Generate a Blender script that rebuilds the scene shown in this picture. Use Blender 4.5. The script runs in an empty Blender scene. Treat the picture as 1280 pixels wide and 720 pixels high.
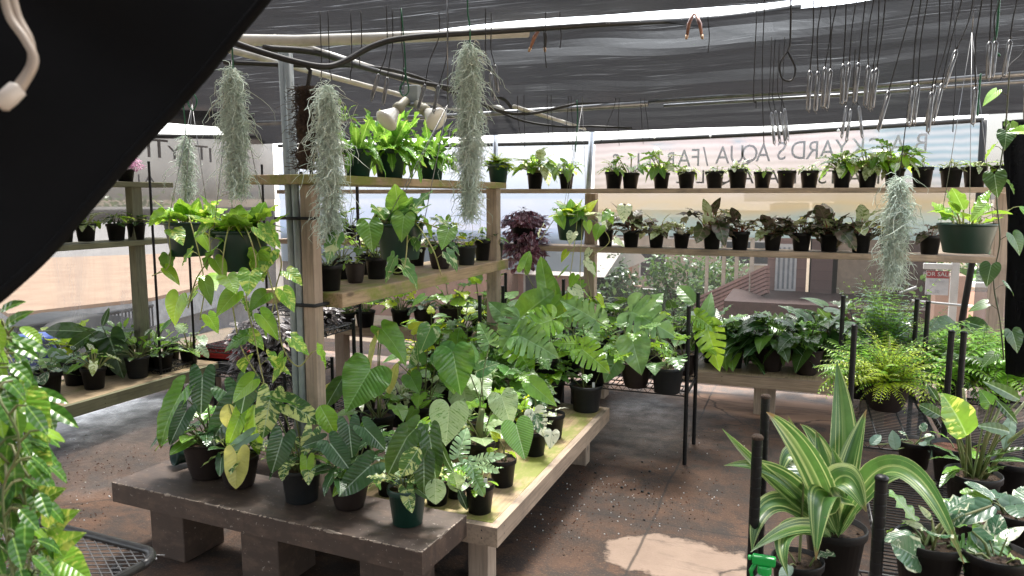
import bpy, math, random
import numpy as np
from mathutils import Vector, Matrix
PI = math.pi; Rd = math.radians
scene = bpy.context.scene
# ---------------------------------------------------------------- camera
CA, CP, CF, CH = Rd(21.4), Rd(7.0), 931.0, 1.6
cam_d = bpy.data.cameras.new('camera'); cam = bpy.data.objects.new('camera', cam_d)
scene.collection.objects.link(cam); scene.camera = cam
cam.location = (0, 0, CH); cam.rotation_euler = (PI/2 - CP, 0, CA)
cam_d.sensor_width = 36; cam_d.lens = 36*CF/1280; cam_d.clip_end = 2000; cam_d.clip_start = .02
cam_d.dof.use_dof = True; cam_d.dof.focus_distance = 3.6; cam_d.dof.aperture_fstop = 9
# ---------------------------------------------------------------- light
SUN = Vector((-.12, .42, 1.0)).normalized()
w = bpy.data.worlds.new('World'); scene.world = w; w.use_nodes = True
nt = w.node_tree; sky = nt.nodes.new('ShaderNodeTexSky'); sky.sky_type = 'NISHITA'; sky.sun_disc = False
sky.sun_elevation = math.asin(SUN.z); sky.sun_rotation = math.atan2(SUN.x, SUN.y); sky.dust_density = 3; sky.air_density = 1.2
hsv = nt.nodes.new('ShaderNodeHueSaturation'); hsv.inputs['Saturation'].default_value = .35; hsv.inputs['Value'].default_value = 1.15   # thin bright cloud whitens the sky
nt.links.new(sky.outputs[0], hsv.inputs['Color']); nt.links.new(hsv.outputs[0], nt.nodes['Background'].inputs[0]); nt.nodes['Background'].inputs[1].default_value = .15
sl = bpy.data.lights.new('sun', 'SUN'); sl.energy = 2.7; sl.angle = Rd(12); sl.color = (1, .96, .9)
so = bpy.data.objects.new('sun', sl); scene.collection.objects.link(so)
so.rotation_euler = SUN.to_track_quat('Z', 'Y').to_euler()
vs = scene.view_settings; vs.view_transform = 'Standard'; vs.look = 'None'; vs.gamma = 1; vs.exposure = 2.6
scene.cycles.transparent_max_bounces = 24; scene.cycles.max_bounces = 8

# ---------------------------------------------------------------- picture -> place
F_ = Vector((-math.sin(CA)*math.cos(CP), math.cos(CA)*math.cos(CP), -math.sin(CP)))
R_ = Vector((math.cos(CA), math.sin(CA), 0))
U_ = Vector((-math.sin(CA)*math.sin(CP), math.cos(CA)*math.sin(CP), math.cos(CP)))
CAM = Vector((0, 0, CH))
def ray(x, y): return F_ + R_*((x-640)/CF) + U_*((360-y)/CF)
def atz(x, y, z): r = ray(x, y); return CAM + r*((z-CH)/r.z)
def aty(x, y, Y): r = ray(x, y); return CAM + r*(Y/r.y)
def atx(x, y, X): r = ray(x, y); return CAM + r*(X/r.x)
def atd(x, y, d): return CAM + ray(x, y)*d
def depth(p): return (Vector(p)-CAM).dot(F_)

# ---------------------------------------------------------------- mesh builder
class MB:
    def __init__(s): s.v = []; s.f = []; s.m = []; s.uv = []; s.r = []; s.n = 0
    def add(s, verts, faces, mi=0, uvs=None, r=.5):
        verts = np.asarray(verts, float).reshape(-1, 3)
        o = s.n; s.v.append(verts); s.n += len(verts)
        for f in faces: s.f.append(tuple(i+o for i in f))
        s.m += [mi]*len(faces)
        s.uv.append(np.zeros((len(verts), 2)) if uvs is None else np.asarray(uvs, float))
        s.r.append(np.full(len(verts), r))
        return s
    def box(s, x0, y0, z0, x1, y1, z1, mi=0, rot=0, c=None):
        v = [(x, y, z) for z in (z0, z1) for y in (y0, y1) for x in (x0, x1)]
        if rot:
            cx, cy = c if c else ((x0+x1)/2, (y0+y1)/2); ca, sa = math.cos(rot), math.sin(rot)
            v = [(cx+(x-cx)*ca-(y-cy)*sa, cy+(x-cx)*sa+(y-cy)*ca, z) for x, y, z in v]
        return s.add(v, [(0,2,3,1),(4,5,7,6),(0,1,5,4),(2,6,7,3),(0,4,6,2),(1,3,7,5)], mi)
    def tube(s, pts, r, seg=6, mi=0, cap=True, rv=.5):
        pts = [Vector(p) for p in pts]; n = len(pts)
        rs = r if isinstance(r, (list, tuple)) else [r]*n
        V = []; F = []; prev = None
        for i, p in enumerate(pts):
            t = (pts[min(i+1, n-1)]-pts[max(i-1, 0)])
            if t.length < 1e-9: t = Vector((0, 0, 1))
            t.normalize()
            a = prev - t*prev.dot(t) if prev is not None else t.orthogonal()
            if a.length < 1e-6: a = t.orthogonal()
            a.normalize(); prev = a; b = t.cross(a)
            for k in range(seg):
                q = 2*PI*k/seg; V.append(p + (a*math.cos(q)+b*math.sin(q))*rs[i])
        for i in range(n-1):
            for k in range(seg):
                k2 = (k+1) % seg; F.append((i*seg+k, i*seg+k2, (i+1)*seg+k2, (i+1)*seg+k))
        if cap and seg > 2: F.append(tuple(range(seg-1, -1, -1))); F.append(tuple((n-1)*seg+k for k in range(seg)))
        return s.add([tuple(q) for q in V], F, mi, None, rv)
    def lathe(s, prof, seg=28, mi=0, c=(0, 0, 0)):
        V = []; F = []
        for r, z in prof:
            for k in range(seg): q = 2*PI*k/seg; V.append((c[0]+r*math.cos(q), c[1]+r*math.sin(q), c[2]+z))
        for i in range(len(prof)-1):
            for k in range(seg): k2 = (k+1) % seg; F.append((i*seg+k, i*seg+k2, (i+1)*seg+k2, (i+1)*seg+k))
        return s.add(V, F, mi)
    def obj(s, name, mats, parent=None, smooth=True, bevel=0, M=None, loc=None):
        me = bpy.data.meshes.new(name)
        v = np.concatenate(s.v) if s.v else np.zeros((0, 3))
        if M is not None:
            A = np.array(M.inverted()); v = v @ A[:3, :3].T + A[:3, 3]
        elif parent is not None: v = v - np.array(parent.location)
        elif loc is not None: v = v - np.array(loc)
        me.from_pydata(v.tolist(), [], s.f)
        for m in (mats if isinstance(mats, (list, tuple)) else [mats]): me.materials.append(m)
        if len(s.m): me.polygons.foreach_set('material_index', s.m)
        me.polygons.foreach_set('use_smooth', [smooth]*len(s.f))
        uv = me.uv_layers.new(name='UVMap'); li = np.empty(len(me.loops), int); me.loops.foreach_get('vertex_index', li)
        if len(li): uv.data.foreach_set('uv', np.concatenate(s.uv)[li].ravel())
        at = me.attributes.new('rnd', 'FLOAT', 'POINT'); at.data.foreach_set('value', np.concatenate(s.r))
        me.update()
        o = bpy.data.objects.new(name, me); scene.collection.objects.link(o)
        if M is not None: o.matrix_world = M
        elif parent is not None: o.parent = parent
        elif loc is not None: o.location = loc
        if bevel:
            b = o.modifiers.new('bevel', 'BEVEL'); b.width = bevel; b.segments = 2; b.limit_method = 'ANGLE'
        return o
def tag(o, label=None, cat=None, group=None, kind=None):
    if label: o['label'] = label
    if cat: o['category'] = cat
    if group: o['group'] = group
    if kind: o['kind'] = kind
    return o
def thing(name, label, cat, loc, group=None):
    o = bpy.data.objects.new(name, None); scene.collection.objects.link(o); o.location = loc; o.empty_display_size = .05
    return tag(o, label, cat, group)

# ---------------------------------------------------------------- materials
def newmat(name):
    m = bpy.data.materials.new(name); m.use_nodes = True
    return m, m.node_tree, m.node_tree.nodes['Principled BSDF'], m.node_tree.nodes['Material Output']
def N(t, k, **kw):
    n = t.nodes.new('ShaderNode'+k)
    for a, b in kw.items(): setattr(n, a, b)
    return n
def L(t, a, b): t.links.new(a, b)
def col(c): return (c[0], c[1], c[2], 1)
def mixc(t, fac, a, b):
    n = N(t, 'Mix', data_type='RGBA')
    for s, v in ((n.inputs[0], fac), (n.inputs[6], a), (n.inputs[7], b)):
        if isinstance(v, bpy.types.NodeSocket): L(t, v, s)
        elif isinstance(v, (int, float)): s.default_value = v
        else: s.default_value = col(v)
    return n.outputs[2]
def ramp(t, src, stops):
    n = N(t, 'ValToRGB'); L(t, src, n.inputs[0]); e = n.color_ramp.elements
    while len(e) < len(stops): e.new(.5)
    for i, (p, c) in enumerate(stops): e[i].position = p; e[i].color = col(c) if isinstance(c, tuple) else (c, c, c, 1)
    return n.outputs[0]
def mth(t, op, a, b=None, c=None):
    n = N(t, 'Math', operation=op)
    for i, v in enumerate((a, b, c)):
        if v is None: continue
        if isinstance(v, (int, float)): n.inputs[i].default_value = v
        else: L(t, v, n.inputs[i])
    return n.outputs[0]
def noise(t, vec, scale, detail=4, rough=.6, dist=0):
    n = N(t, 'TexNoise'); n.inputs['Scale'].default_value = scale; n.inputs['Detail'].default_value = detail
    n.inputs['Roughness'].default_value = rough; n.inputs['Distortion'].default_value = dist
    if vec is not None: L(t, vec, n.inputs[0])
    return n.outputs[0]
def mapping(t, src, sc=(1, 1, 1), rot=(0, 0, 0), loc=(0, 0, 0)):
    n = N(t, 'Mapping'); n.inputs[3].default_value = sc; n.inputs[2].default_value = rot; n.inputs[1].default_value = loc
    L(t, src, n.inputs[0]); return n.outputs[0]
def bump(t, h, b, st=.3, d=.01):
    n = N(t, 'Bump'); n.inputs[0].default_value = st; n.inputs[1].default_value = d
    L(t, h, n.inputs['Height']); L(t, n.outputs[0], b.inputs['Normal'])
def simple(name, c, rough=.6, c2=None, sc=8, metal=0, bst=.15, bd=.004, spec=.5, lo=.35, hi=.65):
    m, t, b, o = newmat(name); g = N(t, 'NewGeometry').outputs[0]
    n = noise(t, g, sc, 5)
    c2 = c2 or tuple(x*.7 for x in c)
    L(t, mixc(t, ramp(t, n, [(lo, 0), (hi, 1)]), c, c2), b.inputs['Base Color'])
    b.inputs['Roughness'].default_value = rough; b.inputs['Metallic'].default_value = metal
    b.inputs['Specular IOR Level'].default_value = spec
    if bst: bump(t, noise(t, g, sc*6, 3), b, bst, bd)
    return m
def woodmat(name, c1, c2, axis=1, moss=0, dark=None, wet=.75):
    m, t, b, o = newmat(name); g = N(t, 'NewGeometry').outputs[0]
    sc = [28, 28, 28]; sc[axis] = 1.6
    gr = noise(t, mapping(t, g, tuple(sc)), 1, 6, .65, .6)
    c = mixc(t, ramp(t, gr, [(.3, 0), (.7, 1)]), c1, c2)
    fine = noise(t, mapping(t, g, tuple(x*3 for x in sc)), 1, 3)
    c = mixc(t, ramp(t, fine, [(.32, .6), (.52, 0)]), c, tuple(x*.45 for x in c2))
    blot = noise(t, g, 3.3, 5)
    c = mixc(t, ramp(t, blot, [(.42, 0), (.7, .6)]), c, dark or tuple(x*.5 for x in c1))
    vo = N(t, 'TexVoronoi'); vo.inputs['Scale'].default_value = 1; kk = [9, 9, 9]; kk[axis] = 3; L(t, mapping(t, g, tuple(kk)), vo.inputs[0])
    c = mixc(t, ramp(t, mth(t, 'ADD', vo.outputs['Distance'], mth(t, 'MULTIPLY', mth(t, 'SUBTRACT', gr, .5), .15)), [(.06, .8), (.12, 0)]), c, tuple(x*.3 for x in c2))
    st = noise(t, mapping(t, g, (2, 2, 2), loc=(7, 3, 1)), 1, 6, .7); c = mixc(t, ramp(t, st, [(.52, 0), (.62, .4)]), c, (.1, .085, .07))
    if moss:
        mn = noise(t, mapping(t, g, (4, 2.2, 4), loc=(3, 1, 0)), 1, 6, .7)
        c = mixc(t, ramp(t, mn, [(.62-moss*.25, 0), (.73-moss*.2, .92)]), c, (.17, .2, .025))
    L(t, c, b.inputs['Base Color']); b.inputs['Roughness'].default_value = wet
    bump(t, gr, b, .35, .004); return m
def leafmat(name, dark, light, vein=(.25, .4, .12), nv=9, veinamt=.35, mid=None, var=None, varamt=0, vscale=4, streak=2.5, margin=None,
            rough=.27, trans=.3, yellow=0, stripe=None):
    m, t, b, o = newmat(name)
    uv = N(t, 'UVMap').outputs[0]; sep = N(t, 'SeparateXYZ'); L(t, uv, sep.inputs[0]); u, v = sep.outputs[0], sep.outputs[1]
    at = N(t, 'Attribute', attribute_name='rnd').outputs['Fac']
    au = mth(t, 'ABSOLUTE', u)
    g = N(t, 'NewGeometry')
    c = mixc(t, at, dark, light)
    nb = noise(t, g.outputs[0], 30, 3)
    c = mixc(t, ramp(t, nb, [(.35, 0), (.7, .45)]), c, tuple(x*.6 for x in dark))
    vv = mth(t, 'SUBTRACT', v, mth(t, 'MULTIPLY', au, .75))
    wv = mth(t, 'ABSOLUTE', mth(t, 'SINE', mth(t, 'MULTIPLY', vv, nv*PI)))
    vf = ramp(t, wv, [(0, 1), (.14, .25), (.4, 0)])
    comb = N(t, 'CombineXYZ'); L(t, mth(t, 'MULTIPLY', u, 1.0), comb.inputs[0]); L(t, mth(t, 'MULTIPLY', vv, streak), comb.inputs[1]); L(t, mth(t, 'MULTIPLY', at, 60), comb.inputs[2])
    if var:
        vn = noise(t, comb.outputs[0], vscale, 4, .65, .4)
        th = .66 - varamt*.34
        c = mixc(t, ramp(t, vn, [(th-.02, 0), (th+.03, 1)]), c, var)
    if stripe:
        comb2 = N(t, 'CombineXYZ'); L(t, mth(t, 'MULTIPLY', u, 34 if 'strap' not in name else 62), comb2.inputs[0]); L(t, mth(t, 'MULTIPLY', v, .5), comb2.inputs[1]); L(t, mth(t, 'MULTIPLY', at, 60), comb2.inputs[2])
        c = mixc(t, ramp(t, noise(t, comb2.outputs[0], 1, 3), [(.53, 0), (.6, .85)]), c, stripe)
    if margin: c = mixc(t, ramp(t, mth(t, 'ADD', au, mth(t, 'MULTIPLY', mth(t, 'SUBTRACT', nb, .5), margin[1]*.3)), [(margin[1]*.96, 0), (margin[1]*1.04, 1)]), c, margin[0])
    c = mixc(t, mth(t, 'MULTIPLY', vf, veinamt*(1.0 if nv > 9 else .5)), c, vein)
    c = mixc(t, ramp(t, au, [(.005, .75), (.016, 0)]), c, mid or vein)
    if yellow:
        c = mixc(t, mth(t, 'GREATER_THAN', at, 1-yellow*.35), c, (.42, .4, .06))
    if name not in ('yellow_leaf', 'tree_leaf', 'dark_tree_leaf'):
        tipn = mth(t, 'ADD', v, mth(t, 'MULTIPLY', mth(t, 'SUBTRACT', nb, .5), .25)); worn = mth(t, 'GREATER_THAN', mth(t, 'FRACT', mth(t, 'MULTIPLY', at, 7.3)), .62)
        c = mixc(t, mth(t, 'MULTIPLY', ramp(t, tipn, [(.93, 0), (.99, .85)]), worn), c, (.22, .13, .05))
        sp_ = noise(t, g.outputs[0], 75, 2); c = mixc(t, mth(t, 'MULTIPLY', ramp(t, sp_, [(.7, 0), (.74, .5)]), worn), c, (.16, .12, .05))
        big = noise(t, g.outputs[0], 9, 2); c = mixc(t, ramp(t, big, [(.4, 0), (.8, .22)]), c, (min(.5, light[0]*1.8), light[1]*1.1, light[2]*.8))
    L(t, c, b.inputs['Base Color']); b.inputs['Roughness'].default_value = rough; b.inputs['Specular IOR Level'].default_value = .6
    bp = N(t, 'Bump'); bp.inputs[0].default_value = .34 if nv > 9 else .2; bp.inputs[1].default_value = .006
    L(t, mth(t, 'ADD', wv, mth(t, 'MULTIPLY', nb, .5)), bp.inputs['Height']); L(t, bp.outputs[0], b.inputs['Normal'])
    tr = N(t, 'BsdfTranslucent'); hs = N(t, 'HueSaturation'); hs.inputs['Hue'].default_value = .475; hs.inputs['Value'].default_value = 2.0
    L(t, c, hs.inputs['Color']); L(t, hs.outputs[0], tr.inputs[0])
    mx = N(t, 'MixShader'); mx.inputs[0].default_value = trans
    L(t, b.outputs[0], mx.inputs[1]); L(t, tr.outputs[0], mx.inputs[2]); L(t, mx.outputs[0], o.inputs[0])
    return m

M = {}
M['blackplastic'] = simple('black_plastic', (.006, .006, .0065), .45, (.014, .013, .012), 14, bst=.1, spec=.16)
M['greyplastic'] = simple('grey_plastic', (.016, .019, .021), .45, (.026, .026, .026), 10, bst=.1, spec=.2)
M['greenplastic'] = simple('green_plastic', (.004, .028, .018), .4, (.007, .034, .023), 9, bst=.08)
M['brownplastic'] = simple('brown_plastic', (.014, .009, .008), .5, (.024, .017, .014), 9, bst=.1, spec=.2)
M['soil'] = simple('soil', (.035, .022, .014), .95, (.13, .075, .04), 120, bst=1, bd=.01)
M['pebble'] = simple('clay_pebbles', (.25, .10, .05), .9, (.12, .05, .03), 150, bst=1, bd=.01)
M['stem'] = simple('green_stem', (.10, .16, .04), .5, (.14, .13, .05), 20, bst=0)
M['stemdark'] = simple('dark_stem', (.04, .07, .02), .5, (.07, .05, .03), 20, bst=0)
M['stempale'] = simple('pale_stem', (.28, .33, .10), .5, (.3, .25, .1), 20, bst=0)
M['stemred'] = simple('red_stem', (.28, .05, .03), .5, (.14, .08, .03), 20, bst=0)
M['bark'] = simple('bark', (.10, .06, .035), .9, (.05, .03, .02), 60, bst=1, bd=.01)
M['blackmetal'] = simple('black_metal', (.012, .012, .013), .38, (.025, .024, .022), 30, .2, bst=.05)
M['blacktube'] = simple('black_pole_tube', (.006, .0065, .007), .4, (.01, .01, .01), 30, 0, bst=.05, spec=.25)
M['wire'] = simple('grey_wire', (.3, .3, .3), .35, (.2, .2, .2), 40, .8, bst=0)
M['cord'] = simple('black_cord', (.012, .012, .012), .6, bst=0)
M['greencord'] = simple('green_cord', (.01, .12, .05), .5, bst=0)
M['galv'] = simple('galvanised_pipe', (.32, .34, .36), .4, (.2, .21, .22), 12, .7, bst=.05)
M['pvc'] = simple('white_pvc', (.62, .61, .56), .4, (.42, .41, .37), 6, bst=.05)
M['conduit'] = simple('grey_conduit', (.3, .34, .35), .45, (.22, .25, .26), 10, bst=.05)
M['woodY'] = woodmat('weathered_wood', (.48, .36, .26), (.33, .25, .18), 1)
M['woodX'] = woodmat('weathered_board', (.5, .37, .26), (.32, .23, .15), 0)
M['woodZ'] = woodmat('weathered_post', (.46, .35, .26), (.33, .25, .185), 2)
M['plyY'] = woodmat('mossy_plywood', (.50, .36, .20), (.40, .27, .14), 1, moss=.75, wet=.6)
M['plyL'] = woodmat('plywood', (.50, .37, .22), (.40, .28, .16), 1, moss=.15, wet=.6)
M['mossY'] = woodmat('mossy_board', (.46, .33, .2), (.3, .2, .12), 1, moss=.55)
M['greenwoodY'] = woodmat('treated_wood', (.26, .25, .14), (.18, .18, .10), 1)
M['greenwoodZ'] = woodmat('treated_post', (.24, .23, .14), (.16, .16, .10), 2)
M['dblack'] = simple('matt_black', (.02, .02, .02), .7, bst=0)
M['white'] = simple('white_paint', (.75, .75, .73), .5, (.6, .6, .58), 5, bst=.05)
M['red'] = simple('red_plastic', (.3, .015, .025), .45, (.4, .02, .02), 5, bst=0)
M['blue'] = simple('blue_plastic', (.02, .1, .5), .4, (.02, .08, .4), 5, bst=0)
M['label'] = simple('plant_tag', (.7, .7, .68), .5, bst=0)

def brownpaint():
    m, t, b, o = newmat('chipped_brown_paint'); g = N(t, 'NewGeometry').outputs[0]
    n = noise(t, g, 5, 6, .7)
    c = mixc(t, ramp(t, n, [(.3, 0), (.7, 1)]), (.072, .049, .037), (.052, .036, .028))
    n2 = noise(t, mapping(t, g, (2, 5, 5)), 3, 6, .7)
    c = mixc(t, ramp(t, n2, [(.5, 0), (.64, .6)]), c, (.13, .085, .06))
    n3 = noise(t, g, 60, 3)
    c = mixc(t, ramp(t, n3, [(.66, 0), (.7, .5)]), c, (.4, .35, .3))
    vr = N(t, 'TexVoronoi'); vr.inputs['Scale'].default_value = 5; L(t, mapping(t, g, (1, 1, 0)), vr.inputs[0])
    c = mixc(t, ramp(t, mth(t, 'ADD', vr.outputs['Distance'], mth(t, 'MULTIPLY', mth(t, 'SUBTRACT', n, .5), .1)), [(.36, 0), (.385, .25), (.41, 0)]), c, (.022, .016, .013))
    L(t, c, b.inputs['Base Color']); b.inputs['Roughness'].default_value = .5
    bump(t, n2, b, .3, .004); return m
M['brownpaint'] = brownpaint()
def clothmat(name, base=(.006, .006, .007), tlo=.4, thi=.95, rot=0, sc=(2.0, 26, 3), coord='g', gl=.5):
    # woven shade cloth: a dark thread with small holes; folds pull the holes open in streaks
    m, t, b, o = newmat(name); g = N(t, 'NewGeometry').outputs[0]
    mp = mapping(t, g, sc, (0, 0, rot))
    n1 = noise(t, mp, 1, 5, .62, .5); n2 = noise(t, mapping(t, g, tuple(x*3.1 for x in sc), (0, 0, rot)), 1, 4, .6)
    s = mth(t, 'MULTIPLY', ramp(t, n1, [(.5, .3), (.68, 1)]), ramp(t, n2, [(.42, .35), (.64, 1)]))
    big = noise(t, g, 1.1, 3)
    fac = mth(t, 'MULTIPLY_ADD', mth(t, 'MULTIPLY', s, ramp(t, big, [(.35, .45), (.65, 1)])), thi-tlo, tlo)
    gg = N(t, 'NewGeometry'); dt = N(t, 'VectorMath', operation='DOT_PRODUCT'); L(t, gg.outputs['Incoming'], dt.inputs[0]); L(t, gg.outputs['True Normal'], dt.inputs[1])
    ca = mth(t, 'ABSOLUTE', dt.outputs['Value'])      # thick threads close the holes at a slant
    fac = mth(t, 'MULTIPLY', fac, mth(t, 'POWER', ca, 5))
    n4 = noise(t, mapping(t, g, tuple(x*q for x, q in zip(sc, (1.3, 2.2, 2))), (0, 0, rot), (5, 2, 1)), 1, 4, .6, .3); n5 = noise(t, mapping(t, g, (2.2, 2.2, 1)), 1, 3)
    fac = mth(t, 'ADD', fac, mth(t, 'MULTIPLY', mth(t, 'MULTIPLY', ramp(t, n4, [(.58, 0), (.78, 1)]), ramp(t, n5, [(.45, .02), (.7, 1)])), thi*.2))
    b.inputs['Base Color'].default_value = col(base); b.inputs['Roughness'].default_value = gl; b.inputs['Specular IOR Level'].default_value = .08
    tl = N(t, 'BsdfTranslucent'); tl.inputs[0].default_value = (.012, .012, .013, 1)
    m0 = N(t, 'MixShader'); m0.inputs[0].default_value = .4; L(t, b.outputs[0], m0.inputs[1]); L(t, tl.outputs[0], m0.inputs[2])
    bump(t, n2, b, .6, .01)
    tp = N(t, 'BsdfTransparent'); mx = N(t, 'MixShader'); L(t, fac, mx.inputs[0])
    L(t, m0.outputs[0], mx.inputs[1]); L(t, tp.outputs[0], mx.inputs[2]); L(t, mx.outputs[0], o.inputs[0]); return m
M['cloth'] = clothmat('shade_cloth')
M['clothdark'] = clothmat('dense_shade_cloth', tlo=.02, thi=.1)
M['clothnear'] = simple('black_woven_cloth', (.0022, .0022, .0025), .7, (.0045, .0045, .005), 3, bst=.35, bd=.004, spec=.1)
def filmmat(name, tint, op, streak=(2, 2, 9), c2=None, lo=.45, hi=.75, wr=.25, tt=.5):
    # thin wall sheet: lets most of the view through, with milky wrinkles
    m, t, b, o = newmat(name); g = N(t, 'NewGeometry').outputs[0]
    n = noise(t, mapping(t, g, streak), 1, 6, .65, .8)
    op2 = mth(t, 'ADD', mth(t, 'MULTIPLY', ramp(t, n, [(lo, 0), (hi, 1)]), wr), op)
    d = N(t, 'BsdfDiffuse'); d.inputs[0].default_value = col(tint)
    tl = N(t, 'BsdfTranslucent'); tl.inputs[0].default_value = col(tint)
    a = N(t, 'MixShader'); a.inputs[0].default_value = .5; L(t, d.outputs[0], a.inputs[1]); L(t, tl.outputs[0], a.inputs[2])
    tp = N(t, 'BsdfTransparent'); tp.inputs[0].default_value = (tt, tt, tt, 1); mx = N(t, 'MixShader'); L(t, op2, mx.inputs[0]); L(t, tp.outputs[0], mx.inputs[1]); L(t, a.outputs[0], mx.inputs[2])
    L(t, mx.outputs[0], o.inputs[0]); return m, t, d, tl
M['film'] = filmmat('clear_plastic_film', (.2, .2, .21), .12, (5, 5, .7), wr=.28, tt=.22)[0]
M['screen'] = filmmat('window_screen', (.12, .12, .12), .09, (1, 1, 1), wr=.08, tt=.27)[0]
def bannermat(name, kind):
    m, t, d, tl = filmmat(name, (.5, .5, .5), .84, (1, 1, 1), wr=.1)
    g = N(t, 'NewGeometry').outputs[0]; sep = N(t, 'SeparateXYZ'); L(t, g, sep.inputs[0])
    z = sep.outputs[2]; nz = noise(t, mapping(t, g, (1.2, 1.2, 3)), 1, 5, .6, .5)
    zz = mth(t, 'ADD', z, mth(t, 'MULTIPLY', mth(t, 'SUBTRACT', nz, .5), .35))
    zz = mth(t, 'DIVIDE', mth(t, 'SUBTRACT', zz, 1.1), 1.0)
    if kind == 'pink':
        c = ramp(t, zz, [(0, (.44, .44, .42)), (.16, (.33, .42, .41)), (.3, (.36, .44, .41)), (.42, (.52, .43, .27)), (.6, (.52, .46, .41)), (.8, (.52, .45, .46)), (.95, (.47, .37, .41))])
        wvn = N(t, 'TexWave', wave_type='RINGS'); wvn.inputs['Scale'].default_value = 5.5; wvn.inputs['Distortion'].default_value = 2.2; wvn.inputs['Detail'].default_value = 1
        L(t, mapping(t, g, (1, 0, 1), loc=(.5, 0, -1)), wvn.inputs[0])
        sx = ramp(t, mth(t, 'MULTIPLY', sep.outputs[0], 1), [(.1, 0), (.9, 1)])
        bl = mth(t, 'MULTIPLY', ramp(t, mth(t, 'ADD', nz, mth(t, 'MULTIPLY', sx, .25)), [(.55, 0), (.68, .8)]), ramp(t, zz, [(.55, 0), (.7, 1)]))
        c = mixc(t, bl, c, (.12, .3, .42))
        c = mixc(t, mth(t, 'MULTIPLY', mth(t, 'MULTIPLY', wvn.outputs[0], .35), ramp(t, zz, [(.5, 0), (.62, 1)])), c, (.85, .75, .78))
    elif kind == 'grey':
        c = ramp(t, zz, [(0, (.5, .47, .42)), (.5, (.40, .37, .33)), (.62, (.43, .42, .41)), (.95, (.48, .46, .47))])
        wvn = N(t, 'TexWave'); wvn.inputs['Scale'].default_value = 8; wvn.inputs['Distortion'].default_value = 3
        L(t, mapping(t, g, (0, .5, 1)), wvn.inputs[0])
        c = mixc(t, mth(t, 'MULTIPLY', wvn.outputs[0], .35), c, (.65, .62, .6))
        bl = mth(t, 'MULTIPLY', ramp(t, nz, [(.55, 0), (.66, .7)]), ramp(t, mth(t, 'MULTIPLY', sep.outputs[1], .1), [(.48, 0), (.55, 1)]))
        c = mixc(t, bl, c, (.1, .14, .2))
    else:
        c = ramp(t, zz, [(0, (.55, .65, .75)), (.3, (.4, .52, .75)), (.6, (.6, .7, .85)), (.9, (.65, .72, .85))])
    c = mixc(t, 1.0, c, c); dk = mixc(t, {'pink': .62, 'grey': .76, 'blue': .6}[kind], c, (0, 0, 0)); L(t, dk, d.inputs[0]); L(t, dk, tl.inputs[0]); return m
M['bpink'] = bannermat('printed_banner_pink', 'pink'); M['bgrey'] = bannermat('printed_banner_grey', 'grey'); M['bblue'] = bannermat('pale_blue_tarp', 'blue')
M['ink'] = simple('grey_ink', (.44, .45, .5), .8, bst=0); M['ink2'] = simple('black_ink', (.24, .23, .24), .8, bst=0)

# foliage materials
G = {}
G['dark'] = leafmat('glossy_dark_leaf', (0.028, 0.073, 0.018), (0.061, 0.146, 0.028), (.16, .3, .13), 7, .25, (.3, .42, .25), rough=.26)
G['bluedark'] = leafmat('bluish_arrow_leaf', (0.027, 0.073, 0.027), (0.052, 0.13, 0.037), (.15, .27, .17), 9, .18, (.38, .5, .36), rough=.25, trans=.25)
G['mid'] = leafmat('mid_green_leaf', (0.066, 0.195, 0.028), (0.169, 0.358, 0.043), (.2, .38, .12), 8, .35, (.25, .42, .14))
G['fresh'] = leafmat('fresh_green_leaf', (0.128, 0.306, 0.024), (0.271, 0.51, 0.041), (.3, .5, .15), 8, .3)
G['lime'] = leafmat('lime_leaf', (0.27, 0.43, 0.021), (0.485, 0.559, 0.035), (.45, .6, .2), 6, .3, trans=.4)
G['pothos'] = leafmat('golden_pothos_leaf', (0.09, 0.261, 0.028), (0.2, 0.435, 0.046), (.2, .4, .1), 7, .2, (.3, .5, .15), (.5, .6, .12), .35, 3.4, 1.5)
G['cream'] = leafmat('cream_splashed_leaf', (.05, .15, .05), (.1, .24, .08), (.3, .4, .2), 6, .15, None, (.55, .6, .38), .75, 3, 2.2)
G['burle'] = leafmat('yellow_splashed_dark_leaf', (0.035, 0.096, 0.027), (0.069, 0.18, 0.035), (.25, .38, .2), 9, .35, (.4, .5, .3), (.5, .56, .2), .45, 3.2, 1.6, rough=.26)
G['brasil'] = leafmat('velvet_leaf_pale_centre', (0.058, 0.171, 0.045), (0.107, 0.265, 0.06), (.2, .32, .15), 6, .2, (.5, .58, .25), (.45, .52, .28), .3, 1.6, 1)
G['mottle'] = leafmat('mottled_pale_leaf', (0.09, 0.23, 0.052), (0.155, 0.322, 0.078), (.45, .55, .35), 13, .45, (.5, .6, .35), (.35, .47, .25), .75, 7, 2.5)
G['glor'] = leafmat('ribbed_heart_leaf', (0.083, 0.238, 0.042), (0.133, 0.317, 0.05), (.4, .52, .3), 13, .75, (.45, .58, .32), trans=.28)
G['ribbed'] = leafmat('ribbed_mid_green_leaf', (0.091, 0.245, 0.032), (0.162, 0.372, 0.046), (.2, .4, .12), 12, .5, (.25, .45, .16))
G['mons'] = leafmat('monstera_leaf', (0.103, 0.227, 0.069), (0.194, 0.367, 0.11), (.2, .36, .17), 6, .35, (.25, .42, .2))
G['yellow'] = leafmat('yellow_leaf', (.62, .62, .16), (.62, .62, .16), (.5, .5, .12), 9, .4, yellow=0, trans=.3)
G['white'] = leafmat('half_white_leaf', (.05, .14, .07), (.07, .18, .08), (.3, .4, .25), 8, .2, None, (.72, .74, .6), .7, 1.6, 1)
G['silver'] = leafmat('silver_leaf', (.14, .24, .18), (.22, .34, .27), (.1, .2, .12), 6, .3, rough=.45)
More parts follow.
